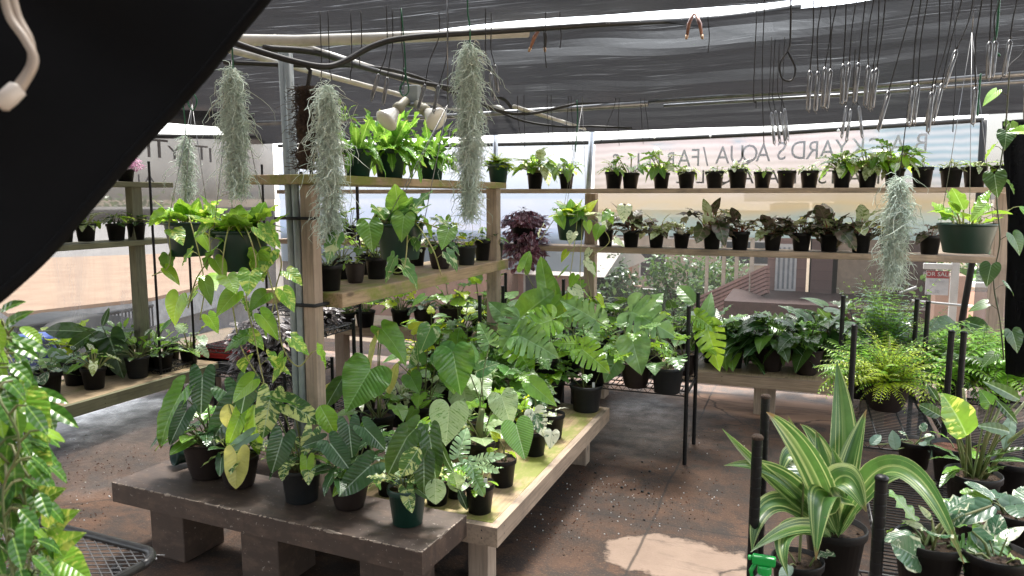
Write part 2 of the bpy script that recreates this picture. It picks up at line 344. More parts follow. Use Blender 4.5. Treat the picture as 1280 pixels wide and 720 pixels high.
G['syng'] = leafmat('pale_arrow_leaf', (0.16, 0.264, 0.066), (0.271, 0.374, 0.107), (.45, .52, .3), 5, .35, None, (.5, .58, .36), .55, 3, 1.5)
G['syngdark'] = leafmat('bronze_arrow_leaf', (.022, .032, .012), (.07, .10, .035), (.16, .2, .1), 5, .3, (.2, .2, .12), (.13, .10, .075), .5, 3, 1.5, yellow=.12, trans=.2)
G['syngpink'] = leafmat('pinkish_arrow_leaf', (.2, .22, .12), (.32, .25, .18), (.45, .3, .25), 5, .3, None, (.45, .42, .28), .5, 3, 1)
G['purple'] = leafmat('purple_striped_leaf', (.07, .025, .04), (.22, .05, .08), (.3, .25, .28), 3, .2, (.05, .02, .03), rough=.3, trans=.15, stripe=(.62, .5, .54), yellow=0)
G['zebra'] = leafmat('silver_striped_leaf', (.05, .05, .05), (.12, .1, .1), (.3, .3, .3), 3, .1, (.06, .04, .05), rough=.3, trans=.15, stripe=(.6, .58, .58), yellow=0)
G['pink'] = leafmat('pink_leaf', (.4, .16, .27), (.62, .36, .48), (.5, .25, .35), 3, .1, yellow=0)
G['fern'] = leafmat('fern_leaf', (0.103, 0.299, 0.032), (0.269, 0.53, 0.053), (.1, .25, .05), 3, .1, yellow=0)
G['yfern'] = leafmat('yellow_green_fern_leaf', (.26, .42, .03), (.46, .55, .05), (.4, .5, .1), 3, .1, yellow=0, trans=.35)
G['crest'] = leafmat('crested_frond', (.07, .22, .025), (.14, .34, .04), (.12, .3, .05), nv=14, veinamt=.3, mid=(.3, .5, .12), yellow=0)
G['strap'] = leafmat('striped_strap_leaf', (.03, .10, .022), (.06, .17, .035), (.4, .5, .2), 0, 0, (.1, .2, .05), stripe=(.42, .5, .2), margin=((.4, .46, .2), .073), yellow=0, rough=.35)
G['variola'] = leafmat('frosted_leaf', (.05, .13, .07), (.10, .2, .11), (.35, .45, .33), 7, .3, None, (.6, .64, .5), .25, 5, 1, margin=((.55, .6, .42), .34), yellow=0)
G['lacy'] = leafmat('green_lacy_leaf', (.10, .24, .06), (.16, .32, .1), (.3, .42, .2), 6, .2)
G['edged'] = leafmat('grey_green_cream_edged_leaf', (.06, .14, .09), (.09, .18, .11), (.2, .3, .2), 5, .12, margin=((.5, .55, .4), .37))
G['skel'] = leafmat('pale_lacy_leaf', (.25, .42, .22), (.35, .5, .28), (.5, .6, .4), 6, .3, yellow=0)
G['moss'] = mossmat = simple('spanish_moss', (.50, .54, .45), .9, (.36, .41, .32), 20, bst=0)
G['plain'] = leafmat('smooth_bright_leaf', (.035, .12, .02), (.08, .23, .03), (.3, .5, .1), 5, .08, yellow=0, trans=.18)
_t = G['moss'].node_tree; _b = _t.nodes['Principled BSDF']; _at = N(_t, 'Attribute', attribute_name='rnd').outputs['Fac']
L(_t, ramp(_t, _at, [(0, (.38, .47, .39)), (.5, (.58, .68, .58)), (.9, (.72, .8, .7)), (.985, (.4, .38, .28))]), _b.inputs['Base Color'])
G['tree'] = leafmat('tree_leaf', (.05, .13, .03), (.12, .24, .05), (.1, .2, .05), 3, .1, yellow=0)
G['tree2'] = leafmat('dark_tree_leaf', (.03, .08, .025), (.07, .14, .04), (.1, .2, .05), 3, .1, yellow=0)

# ---------------------------------------------------------------- leaves
def smooth_outline(pts, n):
    P = np.array(pts, float); k = len(P); out = []
    ext = np.vstack([2*P[0]-P[1], P, 2*P[-1]-P[-2]])
    for i in range(n+1):
        t = i/n*(k-1); j = min(int(t), k-2); u = t-j
        p0, p1, p2, p3 = ext[j], ext[j+1], ext[j+2], ext[j+3]
        out.append(.5*((2*p1)+(-p0+p2)*u+(2*p0-5*p1+4*p2-p3)*u*u+(-p0+3*p1-3*p2+p3)*u**3))
    return np.array(out)
def template(half, n=None, lev=3):
    O = smooth_outline(half, n) if n else np.array(half, float)
    k = len(O); V = []; F = []; fr = [i/lev for i in range(lev+1)]
    my = np.clip(O[:, 1]-.3*np.abs(O[:, 0]), 0, 1); my = np.maximum.accumulate(my); my[-1] = O[-1, 1]
    for sgn in (1, -1):
        o = len(V)
        for i in range(k):
            for f in fr: V.append((sgn*O[i, 0]*f, my[i]*(1-f)+O[i, 1]*f, f))
        for i in range(k-1):
            for j in range(lev):
                a = o+i*(lev+1)+j; q = (a, a+1, a+lev+2, a+lev+1)
                F.append(q if sgn > 0 else q[::-1])
    return np.array(V), F
HEART = [(0,0),(.06,-.1),(.16,-.18),(.28,-.18),(.39,-.08),(.44,.08),(.43,.25),(.37,.42),(.27,.6),(.15,.79),(.05,.93),(0,1)]
ARROW = [(0,0),(.04,-.14),(.10,-.28),(.18,-.31),(.25,-.2),(.26,-.02),(.25,.2),(.24,.4),(.2,.6),(.13,.8),(.05,.94),(0,1)]
def cuts(base, ks, depth=.34, gap=.05):
    O = smooth_outline(base, 48); out = []; last = -9
    ys = list(ks)
    for x, y in O:
        hit = [q for q in ys if abs(y-q) < gap*.6 and x > .12]
        if hit:
            ys.remove(hit[0]); out += [(x*.98, y-gap*.5), (x*depth, y-.1), (x*depth*1.02, y-.075), (x*.97, y+gap*.7)]
        else: out.append((x, y))
    return out
T = {
 'heart': template(HEART, 20), 'arrow': template(ARROW, 20),
 'oval': template([(0,0),(.08,.03),(.17,.12),(.23,.28),(.25,.45),(.23,.62),(.17,.78),(.07,.93),(0,1)], 14),
 'round': template([(0,0),(.15,-.03),(.3,.08),(.39,.28),(.4,.5),(.33,.72),(.18,.92),(0,1)], 14),
 'lance': template([(0,0),(.05,.06),(.1,.2),(.125,.38),(.115,.58),(.08,.78),(.03,.93),(0,1)], 10, 2),
 'strap': template([(0,0),(.03,.05),(.05,.15),(.075,.3),(.085,.45),(.08,.6),(.07,.75),(.045,.88),(.02,.96),(0,1)], 22, 2),
 'syng': template([(0,0),(.05,-.14),(.16,-.3),(.27,-.36),(.29,-.2),(.25,-.02),(.3,.12),(.31,.28),(.25,.5),(.15,.75),(.05,.93),(0,1)], 18),
 'mons': template(cuts(HEART, [.04, .2, .36, .52, .67], .34), None, 2),
 'skel': template(cuts([(0,0),(.12,-.1),(.25,-.05),(.32,.15),(.32,.35),(.26,.6),(.14,.85),(0,1)], [.08,.22,.36,.5,.66], .25, .05), None, 2),
 'mini': template([(0,0),(.16,.25),(.2,.5),(.12,.8),(0,1)], None, 1),
 'minilance': template([(0,0),(.1,.3),(.09,.65),(0,1)], None, 1),
 'crest': template([(0,0),(.04,.1),(.07,.15),(.06,.2),(.10,.26),(.08,.31),(.12,.38),(.09,.43),(.12,.5),(.09,.56),(.12,.63),(.08,.69),(.10,.76),(.06,.82),(.07,.88),(.03,.94),(0,1)], None, 2),
}
def leaf(b, base, d, n, length, shape='heart', mi=0, wf=1.0, curl=.5, fold=.25, wave=.0, r=None, rng=random):
    V, Fc = T[shape]; d = Vector(d).normalized(); n = Vector(n); n = n-d*n.dot(d)
    if n.length < 1e-5: n = d.orthogonal()
    n.normalize(); s = d.cross(n)
    x = V[:, 0]*wf; y = V[:, 1]; f = V[:, 2]
    k = curl if abs(curl) > .02 else .02
    sy = np.sin(k*y)/k; hz = -(1-np.cos(k*y))/k
    z = fold*np.abs(x)*(1-.9*np.abs(x)) + hz
    if wave: z = z + wave*np.sin(y*19+rng.random()*6)*f*f*np.abs(x)*2.2
    D, S, NN, B = (np.array(q) for q in (d, s, n, Vector(base)))
    P = B + length*(np.outer(sy, D)+np.outer(x, S)+np.outer(z, NN))
    b.add(P, Fc, mi, V[:, :2]*(1, 1), rng.random() if r is None else r)
def curve(p0, p1, sag=.0, n=6, up=None):
    p0, p1 = Vector(p0), Vector(p1); up = up or Vector((0, 0, 1)); L_ = (p1-p0).length
    return [p0.lerp(p1, i/n)+up*(math.sin(PI*i/n)*sag*L_) for i in range(n+1)]

# ---------------------------------------------------------------- pots
POTM = {'black': 'blackplastic', 'grey': 'greyplastic', 'green': 'greenplastic', 'brown': 'brownplastic', 'bowl': 'brownplastic', 'basket': 'greenplastic'}
def pot(parent, c, r, h, kind='black', soil='soil', tiltM=None):
    b = MB(); x, y, z = c
    if kind in ('brown', 'bowl'):
        rb = r*(.62 if kind == 'brown' else .55); prof = [(0, .0), (rb, 0)]
        for i in range(1, 25):
            q = i/24; rr = rb+(r*.97-rb)*(q**.6)+(.0012 if i % 2 else -.0012)*(r/.08); prof.append((rr, h*q*.95))
        prof += [(r, h*.96), (r, h), (r*.93, h), (r*.9, h*.85), (0, h*.84)]
    elif kind == 'basket':
        rb = r*.74; prof = [(0, 0), (rb*.97, 0), (rb, h*.03), (r*.95, h*.9), (r*.95, h*.92), (r, h*.93), (r, h), (r*.96, h), (r*.92, h*.86), (0, h*.85)]
    elif kind == 'grey':
        rb = r*.76; prof = [(0, 0), (rb*.95, 0), (rb, h*.02), (r*.93, h*.86), (r, h*.88), (r*1.01, h*.99), (r*.99, h), (r*.93, h), (r*.9, h*.86), (0, h*.85)]
    else:
        rb = r*.74; prof = [(0, 0), (rb*.95, 0), (rb, h*.015), (rb+(r*.93-rb)*.95, h*.83), (r*.99, h*.84), (r, h*.85), (r, h*.98), (r*.985, h), (r*.95, h), (r*.92, h*.82), (0, h*.81)]
    b.lathe(prof, 28 if r > .05 else 20, 0, c)
    o = b.obj('pot', M[POTM[kind]], parent)
    if soil:
        s = MB(); R = random.Random(int(x*977+y*133)); V = [(x, y, z+h*.88)]; F = []
        for j in range(1, 5):
            for k in range(16):
                q = 2*PI*k/16; rr = r*.925*j/4; V.append((x+rr*math.cos(q), y+rr*math.sin(q), z+h*(.88+R.uniform(-.02, .02))))
        for k in range(16):
            F.append((0, 1+k, 1+(k+1) % 16))
            for j in range(3): a = 1+j*16; F.append((a+k, a+16+k, a+16+(k+1) % 16, a+(k+1) % 16))
        s.add(V, F); 
        for i in range(10):
            q = R.random()*6.28; rr = r*.8*R.random(); e = .004+.004*R.random(); cx, cy, cz = x+rr*math.cos(q), y+rr*math.sin(q), z+h*.89
            s.lathe([(0, -e), (e, 0), (0, e*.8)], 5, 0, (cx, cy, cz))
        s.obj('soil', M[soil], parent)
    return z+h*.88
def ptag(parent, c, r, h):   # white plant tag stuck in the soil
    b = MB(); x, y, z = c; b.box(x-.008, y-.001, z, x+.008, y+.001, z+.05, 0, .6); b.obj('plant_tag', M['label'], parent, False)

# species: shape, materials, leaf length, petiole, n, elevation range (deg of petiole), blade droop, width factor, stem
SP = {
 'philo':   dict(sh='arrow', m=['bluedark', 'dark', 'bluedark', 'mid'], L=(.12, .19), P=(.09, .19), n=13, el=(25, 85), dr=(.4, 1.3), wf=1.1, st='stem', fold=.25, curl=.5),
 'philodark': dict(sh='heart', m=['dark', 'dark', 'bluedark', 'mid'], L=(.10, .16), P=(.1, .22), n=22, el=(15, 85), dr=(.4, 1.3), wf=.85, st='stemdark', fold=.2, curl=.6),
 'burle':   dict(sh='arrow', m=['burle', 'burle', 'bluedark', 'fresh'], L=(.11, .16), P=(.08, .16), n=12, el=(25, 85), dr=(.4, 1.3), wf=1.15, st='stem', fold=.22, curl=.5),
 'heart':   dict(sh='heart', m=['mid', 'fresh', 'mid', 'lime'], L=(.08, .13), P=(.08, .2), n=18, el=(25, 85), dr=(.3, 1.2), wf=1, st='stem', fold=.2, curl=.5),
 'brasil':  dict(sh='heart', m=['brasil', 'brasil', 'mid'], L=(.09, .13), P=(.06, .15), n=12, el=(5, 80), dr=(.4, 1.3), wf=1, st='stem', fold=.15, curl=.5),
 'mons':    dict(sh='mons', m=['mons', 'mid', 'mons', 'fresh'], L=(.11, .175), P=(.15, .32), n=15, el=(25, 82), dr=(.4, 1.2), wf=1.1, st='stem', fold=.15, curl=.6),
 'mottle':  dict(sh='heart', m=['mottle', 'glor', 'mottle'], L=(.12, .17), P=(.08, .16), n=7, el=(25, 80), dr=(.5, 1.3), wf=1.05, st='stem', fold=.12, curl=.3),
 'white':   dict(sh='heart', m=['white', 'cream', 'mons'], L=(.1, .15), P=(.06, .13), n=9, el=(25, 80), dr=(.4, 1.2), wf=.95, st='stem', fold=.2, curl=.5),
 'skel':    dict(sh='skel', m=['skel', 'fresh', 'skel'], L=(.07, .12), P=(.05, .14), n=11, el=(10, 85), dr=(.2, 1.1), wf=1, st='stempale', fold=.15, curl=.5),
 'syng':    dict(sh='syng', m=['fresh', 'syng', 'mid'], L=(.05, .08), P=(.05, .12), n=18, el=(20, 88), dr=(.5, 1.5), wf=1.05, st='stempale', fold=.25, curl=.4),
 'syngpale': dict(sh='syng', m=['syng', 'syng', 'fresh'], L=(.045, .07), P=(.03, .07), n=15, el=(10, 80), dr=(.4, 1.4), wf=1.05, st='stempale', fold=.25, curl=.4),
 'syngdark': dict(sh='syng', m=['syngdark', 'syngdark', 'syng'], L=(.07, .105), P=(.05, .13), n=13, el=(15, 88), dr=(.1, 1.1), wf=1.1, st='stemred', fold=.2, curl=.5),
 'syngpink': dict(sh='syng', m=['syngpink', 'syngdark', 'syng'], L=(.07, .1), P=(.05, .13), n=10, el=(10, 85), dr=(.2, 1.1), wf=1.1, st='stemred', fold=.2, curl=.5),
 'zz':      dict(sh='oval', m=['mid', 'dark', 'fresh'], L=(.06, .09), P=(.05, .16), n=22, el=(20, 88), dr=(.0, .7), wf=1, st='stem', fold=.3, curl=.4),
 'lance':   dict(sh='lance', m=['dark', 'mid'], L=(.13, .2), P=(.04, .1), n=14, el=(20, 85), dr=(.0, .8), wf=1.15, st='stem', fold=.3, curl=.7),
 'tri':     dict(sh='lance', m=['cream', 'mid', 'cream'], L=(.10, .16), P=(.02, .05), n=16, el=(15, 85), dr=(.0, .5), wf=1.1, st='stempale', fold=.3, curl=.8),
 'silver':  dict(sh='round', m=['silver', 'variola'], L=(.06, .1), P=(.04, .1), n=12, el=(15, 85), dr=(.2, 1.0), wf=.95, st='stem', fold=.2, curl=.4),
 'variola': dict(sh='round', m=['variola', 'edged', 'mid'], L=(.08, .12), P=(.04, .09), n=9, el=(20, 80), dr=(.2, 1.0), wf=.9, st='stem', fold=.15, curl=.4),
}
def rosette(b, s, c, sp, rng, scale=1, n=None, lean=(0, 0), spread=1, mi0=0, rad=.02, Lk=1, az0=None):
    q = SP[sp]; n = n or q['n']
    for i in range(n):
        az = i*2.4+rng.uniform(-.5, .5); u = (i+.5)/n
        e = Rd(q['el'][1]+(q['el'][0]-q['el'][1])*(u**.8))*rng.uniform(.88, 1.06)
        P_ = rng.uniform(*q['P'])*scale*(1.15-.3*u)
        h = Vector((math.cos(az), math.sin(az), 0))
        p0 = Vector(c)+h*rad*rng.random()
        dirv = (h*math.cos(e)*spread+Vector((lean[0], lean[1], math.sin(e)))).normalized()
        p1 = p0+dirv*P_
        mid = p0.lerp(p1, .5)+Vector((0, 0, P_*.10))
        pts = [p0, p0.lerp(mid, .55)+Vector((0, 0, P_*.02)), mid, mid.lerp(p1, .55)+Vector((0, 0, P_*.03)), p1]
        s.tube(pts, [.0032*scale+.0008]*2+[.0026*scale+.0006]*3, 5, 0, False, rng.random())
        dr = rng.uniform(*q['dr']); a = math.atan2(dirv.z, math.hypot(dirv.x, dirv.y))-dr
        twist = rng.uniform(-.5, .5); ca, sa = math.cos(twist), math.sin(twist); hh = Vector((h.x*ca-h.y*sa, h.x*sa+h.y*ca, 0))
        d = hh*math.cos(a)+Vector((0, 0, math.sin(a)))
        nn = Vector((0, 0, 1))*math.cos(a)-hh*math.sin(a)+Vector((rng.uniform(-.35, .35), rng.uniform(-.35, .35), 0))
        L_ = rng.uniform(*q['L'])*scale*Lk*(.85 if u < .15 else 1)
        leaf(b, p1, d, nn, L_, q['sh'], mi0+rng.randrange(len(q['m'])), q['wf']*rng.uniform(.88, 1.1), q['curl']*rng.uniform(.4, 1.5), q['fold']*rng.uniform(.3, 1.3), rng.choice([0, .06, .12]), None, rng)
def frond(b, s, p0, az, el, length, rng, mi=0, w=.22, nseg=14, bend=1.4, pin='minilance'):
    h = Vector((math.cos(az), math.sin(az), 0)); p = Vector(p0); a = el; pts = [p.copy()]; st = length/nseg
    for i in range(nseg):
        d = h*math.cos(a)+Vector((0, 0, math.sin(a))); p = p+d*st; pts.append(p.copy()); a -= bend/nseg
        sd = h.cross(Vector((0, 0, 1))); u = i/nseg; ll = length*w*math.sin(PI*min(1, .15+u*.85))**.7*(1.05-u*.5)+.004
        if i > 1:
            for sg in (-1, 1):
                leaf(b, p, sd*sg+d*.5+Vector((0, 0, rng.uniform(-.3, .1))), Vector((0, 0, 1)), ll, pin, mi, 1.5, .5, .2, 0, None, rng)
    s.tube(pts, .0014, 3, 0, False)
def hero(b, s, bx, by, tx, ty, db, dt, shape, mi, root=None, wf=1., face=.8, curl=.55, fold=.32, wave=.05, rng=random, r=None, roll=0, pr=.003):
    """one particular leaf: base and tip seen in the photo, each at its own distance"""
    p0, p1 = atd(bx, by, db), atd(tx, ty, dt); d = p1-p0; wf *= .86 if shape in ('heart', 'mons') else .95; n = (CAM-p0).normalized()*face+Vector((0, 0, 1))*(1-face)
    if roll: n = Matrix.Rotation(roll, 3, d.normalized()) @ n
    leaf(b, p0, d, n, d.length, shape, mi, wf, curl, fold, wave, rng.random()*.95 if r is None else r, rng)
    if root is not None:
        rt = Vector(root); m = rt.lerp(p0, .55); m.z = max(m.z, rt.z+(p0.z-rt.z)*.75)
        s.tube([rt, rt.lerp(m, .6)+Vector((0, 0, .008)), m, m.lerp(p0, .6), p0-d.normalized()*0.0], [pr*1.3, pr*1.15, pr, pr*.9, pr*.8], 6, 0, False)

ORD = ['first', 'second', 'third', 'fourth', 'fifth', 'sixth', 'seventh', 'eighth', 'ninth', 'tenth', 'eleventh', 'twelfth', 'thirteenth', 'fourteenth', 'fifteenth', 'sixteenth', 'seventeenth', 'eighteenth', 'nineteenth', 'twentieth']
cnt = [0]
def potted(label, x, y, z, wpx, kind, sp=None, hr=.85, scale=1, n=None, lean=(0, 0), spread=1, Lk=1, seed=None, soil='soil', heroes=(), extra=None, group=None, cat='potted plant', name='potted_plant', pos=None, dia=None, tagp=False, hmat=()):
    cnt[0] += 1; rng = random.Random(seed or cnt[0]*7+3)
    p = Vector(pos) if pos is not None else atz(x, y, z)
    d = depth(p); r = (dia or wpx*d/CF)/2
    if pos is None: fw = Vector((F_.x, F_.y, 0)).normalized(); p = p+fw*r*.75
    h = 2*r*hr; t = thing(name, label, cat, p, group)
    zt = pot(t, p, r, h, kind, soil); c = Vector((p.x, p.y, zt))
    b, s = MB(), MB(); mats = [G[k] for k in (SP[sp]['m'] if sp else [])]; o = len(mats); mats += [G[k] for k in hmat]
    if sp: rosette(b, s, c, sp, rng, scale, n, lean, spread, 0, r*.5, Lk)
    for hq in heroes:
        a = dict(hq[7]) if len(hq) > 7 else {}
        hero(b, s, *hq[:4], d+hq[4], d+hq[5], a.pop('sh', 'heart'), o+hq[6], c+Vector((rng.uniform(-.3, .3)*r, rng.uniform(-.3, .3)*r, -.005)) if a.pop('root', 1) else None, rng=rng, **a)
    if extra: extra(b, s, c, r, rng, o)
    if b.f: b.obj('foliage', mats, t)
    if s.f: s.obj('stem', M[SP[sp]['st']] if sp else M['stem'], t)
    if group and 'small black' in group:
        jitter(t, cnt[0])
        if cnt[0] % 4 == 0: tagp = True
    if tagp: ptag(t, (c.x+r*.5, c.y-r*.2, c.z-.01), r, h)
    return t
def jitter(t, k):
    r_ = random.Random(k); t.rotation_euler = (r_.uniform(-.03, .03), r_.uniform(-.03, .03), r_.uniform(0, 6)); f = r_.uniform(.93, 1.08); t.scale = (f, f, f*r_.uniform(.93, 1.06)); t.location.x += r_.uniform(-.008, .008); t.location.y += r_.uniform(-.02, .02)
def vine(b, s, pts, rng, shape, mis, L=(.07, .11), every=.06, wf=1, out=.04, r0=.0028, smat=0, cam=.5):
    pts = [Vector(p) for p in pts]; P = smooth3(pts, 8)
    s.tube(P, r0, 5, smat, False); acc = 0; side = 1
    for i in range(1, len(P)):
        acc += (P[i]-P[i-1]).length
        if acc > every*rng.uniform(.7, 1.3):
            acc = 0; side = -side; az = rng.uniform(0, 6.28)
            o = (R_*side*rng.uniform(.4, 1)+Vector((math.cos(az), math.sin(az), 0))*.6).normalized()
            q = P[i]+o*out+Vector((0, 0, out*.5))
            s.tube([P[i], P[i].lerp(q, .5)+Vector((0, 0, .006)), q], .0016, 4, smat, False)
            d = (o*rng.uniform(.3, 1)+Vector((0, 0, -rng.uniform(.3, 1.2)))).normalized()
            n = ((CAM-q).normalized()*cam+Vector((0, 0, 1))*.6+o*.5)
            leaf(b, q, d, n, rng.uniform(*L), shape, rng.choice(mis), wf, rng.uniform(.1, .7), rng.uniform(.05, .3), rng.choice([0, .05]), None, rng)
def smooth3(pts, k):
    P = [2*pts[0]-pts[1]]+pts+[2*pts[-1]-pts[-2]]; out = []
    for j in range(len(pts)-1):
        a, b_, c, d = P[j:j+4]
        for i in range(k):
            u = i/k; out.append(.5*((2*b_)+(c-a)*u+(2*a-5*b_+4*c-d)*u*u+(-a+3*b_-3*c+d)*u**3))
    out.append(pts[-1]); return out

# ================================================================ THE SETTING
def terrain_z(x, y):
    d = max(0, y-7.2, -6.2-x, x-4.5)
    return -.03 - min(3.4, d*.22) - (0 if d < 40 else min(0, 0))
b = MB(); gx = list(np.linspace(-14, 14, 29)); gx = [-900, -300, -120, -60, -30]+gx+[30, 60, 120, 300, 900]
gy = [-900, -200, -60, -20]+list(np.linspace(-8, 30, 39))+[45, 80, 150, 400, 1500]
V = [(x, y, terrain_z(x, y)) for y in gy for x in gx]; nx = len(gx)
b.add(V, [(j*nx+i, j*nx+i+1, (j+1)*nx+i+1, (j+1)*nx+i) for j in range(len(gy)-1) for i in range(nx-1)])
M['dirt'] = simple('dry_ground', (.34, .25, .18), .9, (.25, .2, .13), .6, bst=.3)
tag(b.obj('ground', M['dirt']), kind='structure')
def floormat():
    m, t, b, o = newmat('wet_stained_concrete'); g = N(t, 'NewGeometry').outputs[0]; sep = N(t, 'SeparateXYZ'); L(t, g, sep.inputs[0])
    n = noise(t, g, 1.3, 7, .65, .3); nf = noise(t, g, 90, 3, .7); n3 = noise(t, g, 6, 6, .7)
    c = mixc(t, ramp(t, n, [(.38, 0), (.62, 1)]), (.055, .035, .025), (.098, .056, .036))
    c = mixc(t, ramp(t, n3, [(.46, 0), (.6, .85)]), c, (.036, .03, .026))
    c = mixc(t, ramp(t, nf, [(.56, 0), (.68, .5)]), c, (.2, .125, .08))
    c = mixc(t, ramp(t, noise(t, g, 55, 2), [(.62, 0), (.68, .8)]), c, (.03, .024, .02))
    def blob(p, rx, ry, amp=.35, sc=2.6):
        q = N(t, 'Vector', ) if False else None
        dx = mth(t, 'DIVIDE', mth(t, 'SUBTRACT', sep.outputs[0], p[0]), rx); dy = mth(t, 'DIVIDE', mth(t, 'SUBTRACT', sep.outputs[1], p[1]), ry)
        d = mth(t, 'SQRT', mth(t, 'ADD', mth(t, 'MULTIPLY', dx, dx), mth(t, 'MULTIPLY', dy, dy)))
        nz = noise(t, g, sc, 6, .62); return mth(t, 'ADD', d, mth(t, 'MULTIPLY', mth(t, 'SUBTRACT', nz, .5), amp*4))
    # dry pale patch
    P1 = atz(845, 700, 0); k = blob(P1, .36, .24, .36, 3.2); dry = ramp(t, k, [(.84, 1), (.93, 0)])
    pc = mixc(t, ramp(t, n3, [(.3, 0), (.7, 1)]), (.25, .185, .14), (.2, .145, .11))
    pc = mixc(t, ramp(t, nf, [(.6, 0), (.7, .3)]), pc, (.2, .14, .1))
    rim = ramp(t, k, [(.84, 0), (.92, .6), (1.05, 0)]); c = mixc(t, rim, c, (.03, .024, .02)); c = mixc(t, dry, c, pc)
    P2 = atz(980, 512, 0); k2 = blob(P2, 1.0, .34, .1); far = ramp(t, k2, [(.7, .95), (1.2, 0)]); c = mixc(t, far, c, (.42, .25, .16))
    vc = N(t, 'TexVoronoi', feature='DISTANCE_TO_EDGE'); vc.inputs['Scale'].default_value = .55; wob = N(t, 'VectorMath', operation='ADD'); L(t, g, wob.inputs[0]); nzc = N(t, 'TexNoise'); nzc.inputs['Scale'].default_value = 3; nzc.inputs['Detail'].default_value = 6; L(t, g, nzc.inputs[0]); sc_ = N(t, 'VectorMath', operation='SCALE'); sc_.inputs['Scale'].default_value = .35; L(t, nzc.outputs[1], sc_.inputs[0]); L(t, sc_.outputs[0], wob.inputs[1]); L(t, wob.outputs[0], vc.inputs[0])
    c = mixc(t, ramp(t, vc.outputs['Distance'], [(.002, .8), (.006, 0)]), c, (.02, .017, .015))
    stn = noise(t, mapping(t, g, (.8, 2.2, 1), loc=(2, 9, 0)), 1.4, 7, .68, .6); c = mixc(t, ramp(t, stn, [(.5, 0), (.56, .45), (.62, .1)]), c, (.035, .03, .027))
    # joint lines
    for ax, pos in ((0, -.62), (1, 3.55), (1, 5.1)):
        l = mth(t, 'ABSOLUTE', mth(t, 'SUBTRACT', mth(t, 'ADD', sep.outputs[ax], mth(t, 'MULTIPLY', nz0(t, g), .05)), pos))
        c = mixc(t, ramp(t, l, [(.003, .8), (.009, 0)]), c, (.03, .026, .023))
    L(t, c, b.inputs['Base Color'])
    P3 = atz(150, 545, 0); k3 = blob(P3, 1.3, 1.2, .3, 1.7); P4 = atz(800, 530, 0); k4 = blob(P4, .75, 1.0, .3, 2.3)
    wet = mth(t, 'MAXIMUM', ramp(t, k3, [(.7, 1), (1.15, 0)]), ramp(t, k4, [(.3, .95), (1.15, 0)]))
    wet = mth(t, 'MULTIPLY', wet, ramp(t, n3, [(.3, 1), (.62, .55)]))
    ro = mth(t, 'SUBTRACT', .84, mth(t, 'MULTIPLY', wet, .62)); ro = mth(t, 'MAXIMUM', ro, mth(t, 'MULTIPLY', dry, .85)); L(t, ro, b.inputs['Roughness'])
    L(t, mth(t, 'MULTIPLY_ADD', wet, .4, .2), b.inputs['Specular IOR Level'])
    bump(t, mth(t, 'ADD', nf, mth(t, 'MULTIPLY', n3, 1.5)), b, .5, .006); return m
def nz0(t, g): return noise(t, g, 2, 3)
b = MB(); xs = np.linspace(-6, 4.4, 40); ys = np.linspace(-3.5, 7, 40); rr = random.Random(4)
b.box(-6, -3.5, -.3, 4.4, 7, 0); tag(b.obj('floor', floormat(), None, False), kind='structure')
b = MB(); rr = random.Random(9)
for (px, py, sx, sy, n) in ((760, 610, 110, 45, 260), (700, 660, 60, 40, 110), (840, 640, 90, 30, 90), (130, 590, 90, 40, 200), (90, 640, 60, 20, 60), (880, 560, 60, 40, 60)):
    for i in range(n):
        p = atz(px+rr.gauss(0, sx*.5), py+rr.gauss(0, sy*.5), .002); e = rr.uniform(.0015, .0045)
        b.lathe([(0, -e), (e, -e*.2), (e*.7, e*.6), (0, e*.8)], 5, rr.choice([0, 0, 1, 2]), p)
tag(b.obj('grit', [M['pebble'], M['soil'], M['label']]), 'fine grit and potting crumbs scattered over the stained floor', 'grit', kind='stuff')
b = MB()
for i in range(14):
    p = atz(rr.gauss(770, 45), rr.gauss(600, 22), .004); e = rr.uniform(.005, .011)
    b.lathe([(0, -e*.5), (e, 0), (e*.6, e*.7), (0, e*.8)], 6, 0, p)
tag(b.obj('bark_chips', M['dblack']), 'black bark chips dropped on the floor beside the wooden bench', 'bark chips', kind='stuff')

def sheet(name, A, B, mat, sag=.0, nu=40, nv=14, wr=.01, thick=0, seed=1, parent=None, up=(0, 0, 1)):
    """cloth between two world polylines A and B (lists of points), sagging between them"""
    A = [Vector(p) for p in A]; B = [Vector(p) for p in B]; rg = random.Random(seed); b = MB(); V = []; F = []
    def at(Lp, u):
        u *= len(Lp)-1; i = min(int(u), len(Lp)-2); return Lp[i].lerp(Lp[i+1], u-i)
    ph = [rg.uniform(0, 6) for _ in range(8)]; up = Vector(up)
    for j in range(nv+1):
        v = j/nv
        for i in range(nu+1):
            u = i/nu; p = at(A, u).lerp(at(B, u), v)
            z = -sag*math.sin(PI*v)*(1+.25*math.sin(u*7+ph[0])) + wr*(math.sin(v*23+math.sin(u*5+ph[1])*2.2+ph[2])+.6*math.sin(v*41+u*9+ph[3])+.5*math.sin(u*31+ph[4]+v*4))
            V.append(p+up*z)
    for j in range(nv):
        for i in range(nu): a = j*(nu+1)+i; F.append((a, a+1, a+nu+2, a+nu+1))
    b.add([tuple(v) for v in V], F); o = b.obj(name, mat, parent)
    return o
